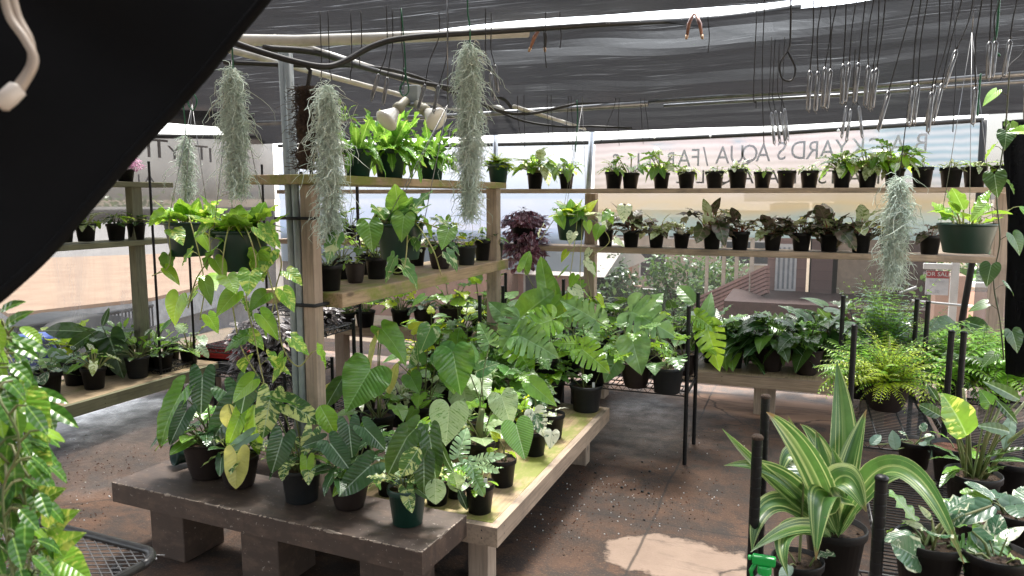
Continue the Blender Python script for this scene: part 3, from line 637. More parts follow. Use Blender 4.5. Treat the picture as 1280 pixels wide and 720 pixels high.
# roof cloths
Zr = 2.42
zt = lambda x, y, z=Zr: atz(x, y, z)
e1 = [zt(-200, 40), zt(300, 46), zt(520, 40), zt(690, 24), zt(870, 12), zt(1000, -4), zt(1280, -40), zt(1700, -90)]
e0 = [(-3.6, -2.5, 2.45), (-3, -2.5, 2.45), (-2.2, -2.5, 2.45), (-1.4, -2.5, 2.45), (-.5, -2.5, 2.45), (.5, -2.5, 2.45), (2, -2.5, 2.45), (3.8, -2.5, 2.45)]
tag(sheet('shade_cloth', e0, e1, M['cloth'], .12, 60, 40, .006, seed=2), 'black shade cloth roof panel nearest the viewer, along the top of the view', 'shade cloth', 'shade cloth roof panels')
e2 = [zt(-200, 48), zt(300, 53), zt(520, 46), zt(690, 32), zt(800, 27), zt(960, 18), zt(1090, 0), zt(1400, -30)]
e3 = [(-5.3, 5.62, 2.33), (-4.2, 5.62, 2.33), (-3.2, 5.62, 2.33), (-2, 5.62, 2.33), (-1, 5.62, 2.33), (0, 5.62, 2.34), (1.3, 5.62, 2.38), (3.5, 5.62, 2.4)]
tag(sheet('shade_cloth', e2, e3, M['cloth'], .10, 70, 30, .012, seed=5), 'wide streaked black shade cloth sagging behind the hanging hooks', 'shade cloth', 'shade cloth roof panels')
e4 = [(-5.3, 5.66, 2.34), (-2, 5.66, 2.34), (0, 5.66, 2.35), (3.5, 5.66, 2.41)]
e5 = [(-5.3, 6.0, 2.12), (-2, 6.0, 2.115), (0, 6.0, 2.13), (3.5, 6.0, 2.2)]
tag(sheet('shade_cloth', e4, e5, M['clothdark'], .02, 40, 8, .005, seed=6), 'flat dense black shade cloth strip along the top of the back wall', 'shade cloth', 'shade cloth roof panels')
tag(sheet('shade_cloth', [(-4.7, -2.5, 2.36), (-4.7, 2, 2.34), (-4.7, 5.6, 2.34)], [(-4.9, -2.5, 2.14), (-4.9, 2, 2.14), (-4.9, 5.6, 2.22)], M['clothdark'], .02, 40, 8, .005, seed=7), 'dense black shade cloth strip along the top of the left wall', 'shade cloth', 'shade cloth roof panels')
tag(sheet('shade_cloth', [(-5.3, -2.5, 2.4), (-5.3, 1, 2.4), (-5.3, 3.4, 2.4)], [(-3.6, -2.5, 2.44), (-3.0, 1, 2.43), (-3.3, 3.2, 2.43)], M['cloth'], .04, 30, 8, .01, seed=8), 'black shade cloth roof panel over the left bench', 'shade cloth', 'shade cloth roof panels')

tag(sheet('shade_cloth', [(-5.3, -2.55, 0), (-.5, -2.55, 0), (3.8, -2.55, 0)], [(-5.3, -2.55, 2.44), (-.5, -2.55, 2.44), (3.8, -2.55, 2.44)], M['cloth'], 0, 40, 12, .02, seed=11, up=(0, 1, 0)), 'black shade cloth wall behind the viewer', 'shade cloth', 'shade cloth walls')
# wall sheets
def wallx(name, x0, x1, Y, z0, z1, mat, label, cat='banner', z1b=None, grp=None):
    t = thing(name, label, cat, ((x0+x1)/2, Y, z0), grp)
    o = sheet('sheet', [(x0, Y, z0), ((x0+x1)/2, Y, z0), (x1, Y, z0)], [(x0, Y, z1), ((x0+x1)/2, Y, (z1+(z1b or z1))/2-.01), (x1, Y, z1b or z1)], mat, 0, 40, 10, .004, seed=int(x0*10), up=(0, 1, 0))
    o.data.transform(Matrix.Translation(-t.location)); o.parent = t
    return t
YB = 6.15
xr = aty(1218, 300, YB).x; xl = aty(742, 300, YB).x
t = wallx('printed_banner', xl, xr, YB, 1.28, 2.045, M['bpink'], 'pinkish mesh banner with mirrored lettering hanging behind the back shelves', z1b=2.125)
BAN = t
b = MB(); b.tube([(xl, YB-.012, 2.052), ((xl+xr)/2, YB-.012, 2.08), (xr, YB-.012, 2.132)], .018, 6); b.tube([(xr, YB-.012, 2.13), (xr+.01, YB-.012, 1.3), (xr-.07, YB-.012, .4)], .022, 6)
b.obj('hem', M['dblack'], t)
b = MB()
for px, py in ((818, 172), (748, 0), (888, 170), (1048, 163), (966, 167)):
    if py: p = aty(px, py, YB-.035); b.lathe([(0, -.012), (.012, 0), (0, .012)], 8, 0, p)
b.obj('grommet', M['white'], t)
def mtext(name, txt, x, y, size, Y, mat, parent, mirror=True, squash=1, plane='back'):
    """lettering on a banner seen from its back: right-to-left, letters reversed"""
    cu = bpy.data.curves.new('tmp', 'FONT'); cu.body = txt; cu.size = 1; cu.align_x = 'CENTER'; cu.align_y = 'CENTER'; cu.resolution_u = 3; cu.extrude = .004
    o = bpy.data.objects.new('tmp', cu); scene.collection.objects.link(o); bpy.context.view_layer.update()
    me = bpy.data.meshes.new_from_object(o.evaluated_get(bpy.context.evaluated_depsgraph_get())); bpy.data.objects.remove(o)
    v = np.empty(len(me.vertices)*3); me.vertices.foreach_get('co', v); v = v.reshape(-1, 3)
    me.transform(Matrix.Diagonal((-size*squash if mirror else size*squash, size, size*.3, 1)))
    if plane == 'back': me.transform(Matrix.Rotation(PI/2, 4, 'X'))
    else: me.transform(Matrix.Rotation(PI/2, 4, 'Z') @ Matrix.Rotation(PI/2, 4, 'X'))
    me.materials.clear(); me.materials.append(mat)
    q = bpy.data.objects.new(name, me); scene.collection.objects.link(q); q.parent = parent
    p = (aty(x, y, Y) if plane == 'back' else atx(x, y, Y)); q.location = p-Vector(parent.location); return q
for ch, px, py, sz in (('B', 1152, 180, .24), ('A', 1122, 182, .24), ('C', 1095, 185, .24), ('K', 1072, 186, .24), ('Y', 1052, 187, .24), ('A', 1034, 188, .24), ('R', 1016, 189, .24), ('D', 998, 189, .24), ('S', 977, 190, .24), ('A', 954, 192, .24), ('Q', 937, 193, .24), ('U', 921, 194, .24), ('A', 903, 195, .24), ('/', 882, 197, .26),
                       ('F', 870, 198, .24), ('A', 855, 199, .24), ('R', 838, 200, .2), ('M', 818, 201, .2), ('I', 798, 203, .24), ('S', 770, 204, .24)):
    mtext('lettering', ch, px, py, sz*.82, YB-.02, M['ink'], BAN, squash=.82)
for ch, px in (('I', 1098), ('T', 1041), ('S', 1028), ('A', 966), ('A', 934), ('Q', 906), ('I', 994), ('L', 876), ('L', 851), ('A', 1068)):
    mtext('lettering', ch, px, 222, .15, YB-.02, M['ink2'], BAN)
t = wallx('plastic_tarp', -4.94, xl-.04, YB+.03, .95, 2.05, M['bblue'], 'pale blue translucent tarp sheet behind the upper shelf, left of the pink banner', 'tarp', 2.06)
b = MB(); b.tube([(-4.9, YB, 2.1), (-3.2, YB, 2.06), (xl, YB, 2.05)], .018, 6); b.obj('hem', M['dblack'], t)
t = wallx('plastic_tarp', xr+.03, 2.6, YB+.02, .1, 2.2, M['film'], 'clear plastic sheet at the far right end of the back wall', 'tarp')
t = wallx('plastic_film', -4.95, xr, YB+.06, .05, 1.30, M['screen'], 'grey see-through screen closing the lower back wall', 'screen')
# left wall
t = thing('printed_banner', 'grey mesh banner with dark mirrored letters on the left wall', 'banner', (-4.97, 4.6, 1.3))
o = sheet('sheet', [(-4.97, 2.2, 1.42), (-4.97, 4.4, 1.40), (-4.97, 6.15, 1.2)], [(-4.97, 2.2, 2.04), (-4.97, 4.4, 2.06), (-4.97, 6.15, 2.17)], M['bgrey'], 0, 30, 10, .004, seed=3, up=(1, 0, 0)); o.data.transform(Matrix.Translation(-t.location)); o.parent = t
b = MB(); b.tube([(-4.955, 2.2, 2.05), (-4.955, 4.4, 2.07), (-4.955, 6.12, 2.18)], .02, 6); b.obj('hem', M['dblack'], t)
for ch, px, py, sz in (('I', 186, 187, .2), ('T', 199, 187, .22), ('Y', 218, 192, .16), ('T', 252, 192, .18), ('I', 263, 195, .18), ('A', 187, 224, .1), ('L', 176, 224, .1), ('T', 306, 205, .18)):
    mtext('lettering', ch, px, py, sz, -4.93, M['ink2'], t, False, 1.5, 'left')
t = thing('plastic_film', 'wrinkled clear plastic film closing the lower left wall', 'plastic film', (-4.99, 4.2, .1))
o = sheet('sheet', [(-4.99, .5, .1), (-4.99, 3.4, .1), (-4.99, 6.15, .1)], [(-4.99, .5, 1.5), (-4.99, 3.4, 1.5), (-4.99, 6.15, 1.5)], M['film'], 0, 60, 8, .006, seed=4, up=(1, 0, 0)); o.data.transform(Matrix.Translation(-t.location)); o.parent = t

# shelves and posts of the back wall
YS = 5.72
def board(name, label, x0, y0, z0, x1, y1, z1, mat, cat='shelf', group=None, bevel=.004):
    b = MB(); b.box(x0, y0, z0, x1, y1, z1); c = ((x0+x1)/2, (y0+y1)/2, z0)
    return tag(b.obj(name, mat, None, False, bevel, loc=c), label, cat, group)
ZS1 = aty(700, 236, YS).z; ZS2 = aty(1000, 315, YS).z
xe = aty(1272, 235, YS).x
board('wall_shelf', 'long upper wooden shelf on the back wall carrying the row of small black pots', -4.6, YS, ZS1-.035, xe, YS+.24, ZS1, M['woodX'])
board('wall_shelf', 'long lower wooden shelf on the back wall below the banner', -4.6, YS, ZS2-.045, aty(1246, 320, YS).x, YS+.26, ZS2, M['woodX'])
for i, (px, lb) in enumerate(((734, 'short grey wooden post under the back shelf beside the trailing basket'), (1253, 'pale wooden post at the right end of the back shelves'))):
    x = aty(px, 330, YS+.2).x
    board('shelf_post', lb, x-.045, YS+.262, 0, x+.045, YS+.35, ZS1-.036, M['woodZ'], 'post')
# metal frame poles
def pipe(name, label, pts, r, mat, cat='pipe', group=None, seg=10):
    b = MB(); b.tube(pts, r, seg); return tag(b.obj(name, M[mat], loc=pts[0]), label, cat, group)
pipe('frame_pole', 'thin silver upright pole between the blue tarp and pink banner', [aty(741, 150, 6.07), aty(735, 240, 6.07), aty(733, 330, 6.07), Vector((aty(733, 330, 6.07).x, 6.07, 0))], .022, 'galv', 'pole')
pipe('frame_pole', 'silver upright pole behind the tall moss, above the shelf end', [aty(619, 125, 6.05), Vector((aty(619, 200, 6.05).x, 6.05, .0))], .022, 'galv', 'pole')
pipe('roof_pipe', 'white roof pipe running back from the corner of the middle rack', [atz(343, 48, 2.32), atz(345, 50, 2.32)+Vector((0, 3.2, -.02))], .02, 'pvc', 'pipe')
pipe('roof_pipe', 'thinner roof pipe running back left of the rack post', [atz(285, 62, 2.3), atz(285, 62, 2.3)+Vector((0, 3.4, -.02))], .016, 'pvc', 'pipe')
pipe('roof_pipe', 'thick white pipe crossing above the grey rack conduits', [atd(225, 38, 3.0), atd(300, 50, 3.05), atd(370, 51, 3.1), atd(470, 48, 3.15), atd(560, 44, 3.2), atd(660, 40, 3.3)], .024, 'pvc', 'pipe')
pipe('roof_pipe', 'silver pipe along the roof behind the right hand hooks', [Vector((-1.2, 5.55, 2.29)), Vector((.2, 5.5, 2.31)), Vector((2.2, 5.4, 2.37))], .018, 'galv')
pipe('roof_pipe', 'lower silver pipe along the roof above the pink banner', [Vector((-1.0, 5.6, 2.26)), Vector((.2, 5.56, 2.275)), Vector((2.2, 5.5, 2.33))], .012, 'galv')
pipe('roof_pipe', 'silver pipe along the roof behind the flood lamps', [Vector((-4.6, 5.5, 2.25)), Vector((-2.6, 5.5, 2.24)), Vector((-1.1, 5.52, 2.27))], .022, 'galv')
pipe('roof_pipe', 'pale pipe slanting back to the pole beside the blue tarp', [aty(642, 133, 4.9), aty(735, 162, 6.0)], .014, 'pvc')
pipe('irrigation_hose', 'black irrigation hose looping under the roof pipes and across the view', smooth3([atd(*q) for q in ((250, 30, 2.7), (290, 52, 2.75), (350, 72, 2.8), (400, 83, 2.85), (428, 78, 2.9), (470, 56, 2.95), (520, 46, 3.0), (640, 38, 3.2), (760, 30, 3.4), (900, 22, 3.6), (1000, 8, 3.7))], 8), .012, 'cord', 'hose')
pipe('irrigation_hose', 'black hose running back beside the slanting roof pipe', smooth3([atd(*q) for q in ((330, 60, 2.9), (395, 66, 3.1), (460, 86, 3.6), (530, 104, 4.3), (620, 120, 5.0), (640, 135, 5.3))], 6), .013, 'cord', 'hose')
pipe('irrigation_hose', 'thin black hose dipping across the roof behind the moss', smooth3([atd(*q) for q in ((280, 78, 3.6), (380, 82, 3.6), (450, 83, 3.8), (520, 96, 4.4), (640, 142, 5.2), (735, 128, 5.5), (860, 124, 5.5))], 6), .011, 'cord', 'hose')
pipe('irrigation_hose', 'thin black hose sagging between the poles above the blue tarp', smooth3([atd(*q) for q in ((600, 128, 5.6), (650, 150, 5.6), (700, 158, 5.6), (740, 158, 5.6), (790, 160, 5.6))], 6), .008, 'cord', 'hose')

# middle rack
PX, PY = atd(389, 300, 3.3).x, 2.73
ZR1 = atx(490, 222, -1.9).z; ZR2 = atx(515, 349, -1.895).z
Pn = atd(389, 300, 3.27); pf = atx(617, 300, -1.955)
def post4(x, y, z0, z1, label, w=.088):
    return board('rack_post', label, x-w/2, y-w/2, z0, x+w/2, y+w/2, z1, M['woodZ'], 'post')
post4(Pn.x, Pn.y, 0, ZR1-.041, 'weathered near wooden post of the middle rack beside grey conduits', .062)
post4(pf.x, pf.y, 0, ZR1-.041, 'weathered far wooden post of the middle rack behind the mossy shelf', .075)
board('rack_shelf', 'upper shelf board of the middle rack under the green fern pots', Pn.x-.26, Pn.y-.12, ZR1-.04, -1.9, pf.y+.1, ZR1, M['mossY'])
board('rack_shelf', 'mossy lower shelf board of the middle rack', -2.33, Pn.y+.05, ZR2-.065, -1.895, pf.y+.12, ZR2, M['mossY'])
b = MB()
for px in (358, 372, 381):
    pass
for k, (dx, r) in enumerate(((-.056, .017), (-.092, .016))):
    q = Vector((Pn.x+dx, Pn.y-.02, 0)); pipe('conduit', ('grey conduit strapped tight against the near rack post', 'second grey conduit, left of the one touching the rack post')[k], [q+Vector((0, 0, .02)), q+Vector((0, 0, 1.4)), q+Vector((-.015, 0, 2.28))], r, 'conduit', 'conduit', 'grey conduits on the rack post')
for z in (1.5, 1.12, .62):
    b = MB(); b.box(Pn.x-.15, Pn.y-.056, z, Pn.x+.05, Pn.y+.05, z+.012); tag(b.obj('cable_tie', M['dblack'], loc=(Pn.x-.05, Pn.y, z)), {1.5: 'uppermost black tie around the rack post and conduits', 1.12: 'middle black tie around the rack post and conduits', .62: 'lowest black tie around the rack post and conduits'}[z], 'cable tie')

# benches
def bench(name, label, x0, y0, x1, y1, z, topm, frm, legs, th=.02, fh=.085, rot=0, lw=.09):
    t = thing(name, label, 'bench', ((x0+x1)/2, (y0+y1)/2, 0)); c = ((x0+x1)/2, (y0+y1)/2)
    b = MB(); b.box(x0, y0, z-th, x1, y1, z, 0, rot, c); b.obj('tabletop', topm, t, False, .003)
    g = .003
    for q in ((x0, y0-.036, x1, y0), (x0, y1, x1, y1+.036), (x0-.036, y0-.036, x0, y1+.036), (x1, y0-.036, x1+.036, y1+.036)):
        b = MB(); b.box(q[0], q[1], z-fh, q[2], q[3], z-g, 0, rot, c)
        long_x = (q[2]-q[0]) > (q[3]-q[1])
        for e in (.04, .5, .96):
            for dz in (.022, .055):
                if long_x: o_ = Vector((q[0]+(q[2]-q[0])*e, q[1]-.0008, z-dz)); b.add([tuple(o_+Vector((.0035*math.cos(a_*1.047), 0, .0035*math.sin(a_*1.047)))) for a_ in range(6)], [tuple(range(6))], 1)
                else: o_ = Vector((q[2]+.0008, q[1]+(q[3]-q[1])*e, z-dz)); b.add([tuple(o_+Vector((0, .0035*math.cos(a_*1.047), .0035*math.sin(a_*1.047)))) for a_ in range(6)], [tuple(range(6))], 1)
        b.obj('edge_board', [frm, M['blackmetal']], t, False)
    for lx, ly in legs:
        b = MB(); b.box(lx-lw/2, ly-lw/2, 0, lx+lw/2, ly+lw/2, z-th-.003, 0, rot, c); b.obj('leg', M['woodZ'], t, False, .003)
    return t
bench('wooden_bench', 'low wooden bench with mossy plywood top in the middle', -1.92, 2.63, -1.115, 4.38, .30, M['plyY'], M['woodY'], [(-1.2, 2.72), (-1.2, 4.2), (-1.83, 2.72), (-1.83, 4.2)])
bench('wooden_bench', 'low wooden bench along the left wall with black pots', -4.87, 2.2, -4.28, 4.75, .30, M['plyL'], M['greenwoodY'], [(-4.4, 3.1), (-4.4, 4.6), (-4.8, 3.1), (-4.8, 4.6)])
bench('wooden_bench', 'low wooden bench at the back carrying dark green plants', -1.7, 5.62, .66, 6.0, .30, M['plyL'], M['woodX'], [(-.22, 5.72), (.5, 5.72), (-1.5, 5.72)], lw=.15)
bench('wooden_bench', 'greyish wooden bench behind the middle rack', -3.75, 5.15, -2.0, 5.6, .56, M['plyL'], M['woodX'], [(-3.6, 5.25), (-2.1, 5.25)])
# brown painted bench
t = thing('painted_bench', 'dark brown painted bench with chipped edges in the foreground', 'bench', (-2.05, 2.4, 0))
ang = math.atan2(2.25-2.33, 1.605); Mx = Matrix.Translation((-2.84, 2.33, 0)) @ Matrix.Rotation(ang, 4, 'Z')
def bb(name, x0, y0, z0, x1, y1, z1, mat, bev=.005):
    b = MB(); b.box(x0, y0, z0, x1, y1, z1); b.v = [np.array([tuple(Mx @ Vector(q)) for q in b.v[0]])]; return b.obj(name, mat, t, False, bev)
b = MB(); rg_ = random.Random(5); b.box(0, 0, .24, 1.612, .345, .33); b.v = [np.array([tuple(Mx @ Vector(q)) for q in b.v[0]])]
def chips(fn, n, L_):
    for i in range(n):
        x = rg_.uniform(0, L_); l_ = rg_.uniform(.004, .05)*rg_.random(); w_ = rg_.uniform(.0005, .004)*(1 if rg_.random() < .85 else 2.2)
        b.add([tuple(Mx @ Vector(q)) for q in fn(x, min(L_, x+l_), w_, w_*rg_.uniform(.1, 1))], [(0, 1, 3, 2), (2, 3, 5, 4)], 1)
chips(lambda x, y, w1, w2: [(x, w1*1.6+.001, .3306), (y, w2*1.6+.001, .3306), (x, -.0006, .3306), (y, -.0006, .3306), (x, -.0007, .3295-w1), (y, -.0007, .3295-w2)], 150, 1.612)
chips(lambda x, y, w1, w2: [(1.612-w1*1.6-.001, x, .3306), (1.612-w2*1.6-.001, y, .3306), (1.6126, x, .3306), (1.6126, y, .3306), (1.6127, x, .3295-w1), (1.6127, y, .3295-w2)], 36, .345)
o = b.obj('tabletop', [M['brownpaint'], simple('bare_chipped_wood', (.42, .34, .27), .8, bst=0)], t, False)
for x0 in (.17, .70, 1.30): bb('leg', x0, .05, 0, x0+.2, .28, .237, M['brownpaint'])

# wire racks
def wire_rack(label, x0, x1, y0, y1, shelves, ztop, z0=0, posts='abcd', group='black wire shelving racks', dens=.028, r=.0125, along='x', caps='cap'):
    t = thing('wire_rack', label, 'wire rack', ((x0+x1)/2, (y0+y1)/2, z0), group)
    P = {'a': (x0, y0), 'b': (x1, y0), 'c': (x0, y1), 'd': (x1, y1)}
    for k in posts:
        x, y = P[k]; zz = ztop if not isinstance(ztop, dict) else ztop[k]
        b = MB(); prof = [(0, 0), (r, 0)]
        z = z0
        while z < zz-.025: z += .0254; prof += [(r, z-z0-.003), (r*.96, z-z0-.002), (r*.96, z-z0), (r, z-z0+.001)]
        prof += [(r, zz-z0), (0, zz-z0)]
        b.lathe(prof, 22, 0, (x, y, z0)); p = b.obj('post', M['blacktube'], t, False)
        b = MB(); b.lathe([(0, 0), (r*1.12, 0), (r*1.12, .006), (r*.8, .010), (0, .011)], 12, 0, (x, y, zz)); c = b.obj('post_cap', M['galv' if caps == 'metal' else 'bark' if caps == 'rust' else 'blacktube'], None); c.parent = p; c.data.transform(Matrix.Translation(-t.location))
    for z in shelves:
        b = MB(); w = .0045
        for zz in (z, z-.03):
            b.tube([(x0, y0, zz), (x1, y0, zz), (x1, y1, zz), (x0, y1, zz), (x0, y0, zz)], w, 5)
        lx, ly = x1-x0, y1-y0; w = .005
        if along == 'x':       # close wires run across the short way
            n = int(lx/dens)
            for i in range(1, n): x = x0+lx*i/n; b.tube([(x, y0, z), (x, y1, z)], .003, 4)
            for yy in (y0+ly*.33, y0+ly*.66): b.tube([(x0, yy, z-.004), (x1, yy, z-.004)], w, 4)
        else:
            n = int(ly/dens)
            for i in range(1, n): y = y0+ly*i/n; b.tube([(x0, y, z), (x1, y, z)], .003, 4)
            for xx in (x0+lx*.33, x0+lx*.66): b.tube([(xx, y0, z-.004), (xx, y1, z-.004)], w, 4)
        for (A, B) in (((x0, y0), (x1, y0)), ((x0, y1), (x1, y1)), ((x0, y0), (x0, y1)), ((x1, y0), (x1, y1))):
            A, B = Vector((*A, 0)), Vector((*B, 0)); m = int((B-A).length/.05); pts = []
            for i in range(m*2+1): q = A.lerp(B, i/(m*2)); q.z = z-(.03 if i % 2 else 0); pts.append(q)
            b.tube(pts, .003, 4)
        b.obj('wire_shelf', M['blackmetal'], t)
    return t
wire_rack('black wire rack beyond the wooden bench carrying monsteras', -1.95, -.61, 4.40, 4.80, [.15*3-.0], {'a': .95, 'b': .955, 'c': .97, 'd': .985}, dens=.03)
wire_rack('taller black wire rack behind the monsteras, left of the trailing basket', -2.15, -1.6, 5.1, 5.35, [.45], 1.0, posts='abcd')
# right side racks
def atpost(px, py, z): return atz(px, py, z)
pa = atpost(941, 548, 1.03); pb = atpost(962, 498, 1.03)
xa = (pa.x+pb.x)/2
t_ = wire_rack('foreground wire rack whose two bare posts stand before the striped plant', xa, xa+.95, pa.y, pb.y, [.56], 1.03, dens=.026, posts='ac', caps='rust')
pc = atd(1102, 600, 1.55)
wire_rack('closest wire rack at the lower right with a single thick bare post', pc.x, pc.x+.9, pc.y-.5, pc.y, [pc.z-.42], pc.z, dens=.026, posts='c')
p1, p2, p3, p4 = atz(1068, 408, 1.03), atz(1190, 416, 1.03), atz(1060, 373, 1.03), atz(1152, 377, 1.03)
wire_rack('wire rack carrying the yellow-green fern bowl', p1.x, p2.x, (p1.y+p2.y)/2, (p3.y+p4.y)/2+.05, [.52], 1.03, along='y', dens=.026)
p5 = atz(1205, 417, 1.03)
wire_rack('wire rack of ferns right of the fern bowl rack', p5.x, p5.x+.5, p5.y, (p3.y+p4.y)/2-.03, [.52], 1.03, along='y', dens=.026)
wire_rack('low wire rack holding the tall stemmed pots at the right', p2.x-.32, p2.x+.9, p2.y-1.05, p2.y-.12, [.42], .6, along='y', dens=.026, posts='d')
wire_rack('tall bare wire rack on the left bench beside the wooden post', -4.72, -4.36, 4.05, 4.38, [.33], 1.84, z0=.3, r=.009, posts='bd')
q = atd(331, 300, 5.9); wire_rack('tall wire rack at the left back corner behind the hanging baskets', q.x-.45, q.x, q.y-.3, q.y, [.42], 1.84, r=.009, posts='d')
q = atd(448, 300, 5.6); wire_rack('tall wire rack in the back behind the middle rack', q.x-.5, q.x, q.y-.55, q.y, [.80], 1.78, r=.012, posts='bcd')
q = atd(425, 420, 4.6); wire_rack('small black wire table just behind the near rack post', q.x-.42, q.x, q.y-.3, q.y+.15, [.80, .3], .82, r=.012)
# expanded metal table, foreground left
t = thing('mesh_table', 'black expanded metal table with rounded corner in the foreground', 'table', atz(60, 715, .0)+Vector((0, 0, 0)))
zt_ = .75; c1 = atz(212, 692, zt_); c0 = atz(70, 655, zt_)
ax = (c1-c0); ax.z = 0; ax.normalize(); ay = Vector((-ax.y, ax.x, 0))   # along the far edge, ay points away
def rim(r0, off, z):
    W, H, rc = .95, .62, .07; pts = []
    cs = [(-off, -off, 0), (-W+off, -off, 90), (-W+off, -H+off, 180), (-off, -H+off, 270)]
    for sx, sy, a0 in ((-1, -1, 0), (1, -1, 90), (1, 1, 180), (-1, 1, 270)):
        cx = {0: 0, 90: -W, 180: -W, 270: 0}[a0]; cy = {0: 0, 90: 0, 180: -H, 270: -H}[a0]
        px_, py_ = cx+sx*(rc if True else 0), cy+sy*rc
        for i in range(7): a = Rd(a0+15*i); pts.append((px_+(rc-off)*math.cos(a), py_+(rc-off)*math.sin(a)))
    return [c1+ax*(x)+ay*(y)+Vector((0, 0, z)) for x, y in pts]
Rm = rim(0, .01, 0); b = MB(); b.tube(Rm+[Rm[0]], .011, 8); b.obj('rim', M['blackmetal'], t)
b = MB(); x = -.93
def seg2(p, q): b.tube([c1+ax*p[0]+ay*p[1]+Vector((0, 0, -.004)), c1+ax*q[0]+ay*q[1]+Vector((0, 0, -.004))], .0016, 4)
dx, dy = .021, .011
for j in range(int(.60/dy)):
    y0 = -.01-j*dy
    pts = []
    for i in range(int(.93/dx)*1):
        pts.append(c1+ax*(-.012-i*dx)+ay*(y0-(dy*.5 if (i+j) % 2 else -dy*.5)*1.0)+Vector((0, 0, -.004)))
    b.tube(pts, .0016, 4)
b.obj('mesh_top', M['wire'], t)
for lx, ly in ((-.08, -.08), (-.87, -.08), (-.08, -.54), (-.87, -.54)):
    p = c1+ax*lx+ay*ly; b = MB(); b.tube([p+Vector((0, 0, -.01)), Vector((p.x, p.y, 0))], .012, 8); b.obj('leg', M['blackmetal'], t)
# left shelf
XL = -4.62
zl1 = atx(160, 227, XL+.1).z; zl2 = atx(120, 304, XL+.1).z
board('left_shelf', 'upper treated wood shelf on the left wall with the pink plant', XL-.18, 1.6, zl1-.038, XL+.1, 4.42, zl1, M['greenwoodY'])
board('left_shelf', 'lower treated wood shelf on the left wall with small pots', XL-.18, 1.6, zl2-.038, XL+.1, 4.42, zl2, M['greenwoodY'])
pp = atx(179, 300, XL+.1); board('shelf_post', 'treated wooden post of the left wall shelves', XL+.0, pp.y-.045, .3, XL+.066, pp.y+.045, zl1-.039, M['greenwoodZ'], 'post')
for o_ in list(scene.objects):
    if o_.get('label') == 'treated wooden post of the left wall shelves': pass

# ---------------------------------------------------------------- outside
def house(name, label, x0, y0, x1, y1, z0, z1, wallc, roofc, roof='flat', wins=(), over=.5, gable=1.4, cat='house'):
    t = thing(name, label, cat, ((x0+x1)/2, (y0+y1)/2, z0))
    b = MB(); b.box(x0, y0, z0, x1, y1, z1); b.obj('wall', simple(name+'_wall', wallc, .85, None, 2), t, False)
    b = MB()
    if roof == 'flat': b.box(x0-over, y0-over, z1+.002, x1+over, y1+over, z1+.25)
    else:
        ym = (y0+y1)/2; V = [(x0-over, y0-over, z1), (x1+over, y0-over, z1), (x1+over, y1+over, z1), (x0-over, y1+over, z1), (x0-over, ym, z1+gable), (x1+over, ym, z1+gable)]
        b.add(V, [(0, 1, 5, 4), (2, 3, 4, 5), (0, 4, 3), (1, 2, 5), (0, 3, 2, 1)])
    b.obj('roof', simple(name+'_roof', roofc, .9, tuple(q*.85 for q in roofc), 1.5, lo=.3, hi=.7), t, False)
    for (wx, wz, ww, wh, face) in wins:
        b = MB()
        if face == 'y': b.box(wx, y0-.06, wz, wx+ww, y0-.003, wz+wh)
        else: b.box(x1+.003, wx, wz, x1+.06, wx+ww, wz+wh)
        f = b.obj('window', M['white'], t, False); b = MB()
        if face == 'y': b.box(wx+.08, y0-.075, wz+.08, wx+ww-.08, y0-.062, wz+wh-.08)
        else: b.box(x1+.062, wx+.08, wz+.08, x1+.075, wx+ww-.08, wz+wh-.08)
        p = b.obj('pane', M['paneg'], None, False); p.parent = f; p.data.transform(Matrix.Translation(-t.location))
    return t
M['paneg'] = simple('dark_glass', (.05, .06, .07), .15, (.08, .09, .1), 1, bst=0)
# left: big flat brown roof below
la, lb_, lc = atx(40, 330, -17), atx(186, 322, -17), atx(100, 392, -9.5)
zroof = -.15
A1 = atz(10, 392, zroof); A2 = atz(190, 372, zroof)
t = thing('flat_roof_building', 'low building with wide tan flat roof seen through the left film', 'building', (A1.x, A1.y, -3.3))
far1 = atz(60, 322, zroof) ; far2 = atz(178, 318, zroof)
def poly_prism(pts, z0, z1):
    n = len(pts); V = [(p[0], p[1], z0) for p in pts]+[(p[0], p[1], z1) for p in pts]
    return V, [tuple(range(n-1, -1, -1)), tuple(range(n, 2*n))]+[(i, (i+1) % n, n+(i+1) % n, n+i) for i in range(n)]
Bk1 = atz(-60, 345, zroof); C2 = atz(330, 340, zroof); far3 = atz(330, 312, zroof)
PR = [A1, A2, C2, far3, far2, far1, Bk1]
b = MB(); b.add(*poly_prism(PR, zroof-.06, zroof)); b.obj('roof', simple('tan_roof', (.42, .28, .19), .9, (.5, .36, .25), 2.2), t, False)
b = MB(); b.add(*poly_prism(PR, zroof-.5, zroof-.063)); b.obj('fascia', simple('pale_fascia', (.55, .6, .65), .7), t, False)
cc = sum((Vector(p) for p in PR), Vector())/len(PR); PW = [cc+(Vector(p)-cc)*.93 for p in PR]
b = MB(); b.add(*poly_prism(PW, -3.3, zroof-.503)); b.obj('wall', simple('grey_render_wall', (.35, .36, .38), .85), t, False)
for px in (30, 60, 118):
    p = atz(px, 410, -.9); 
    b = MB(); dn = (A2-A1).normalized(); q = A1+(A2-A1)*((px)/190); q = q+(Vector((cc.x, cc.y, 0))-Vector((q.x, q.y, 0))).normalized()*.35
    b.tube([Vector((q.x, q.y, -1.5))-dn*.4, Vector((q.x, q.y, -1.5))+dn*.4], .35, 4); b.obj('window', M['paneg'], t, False)
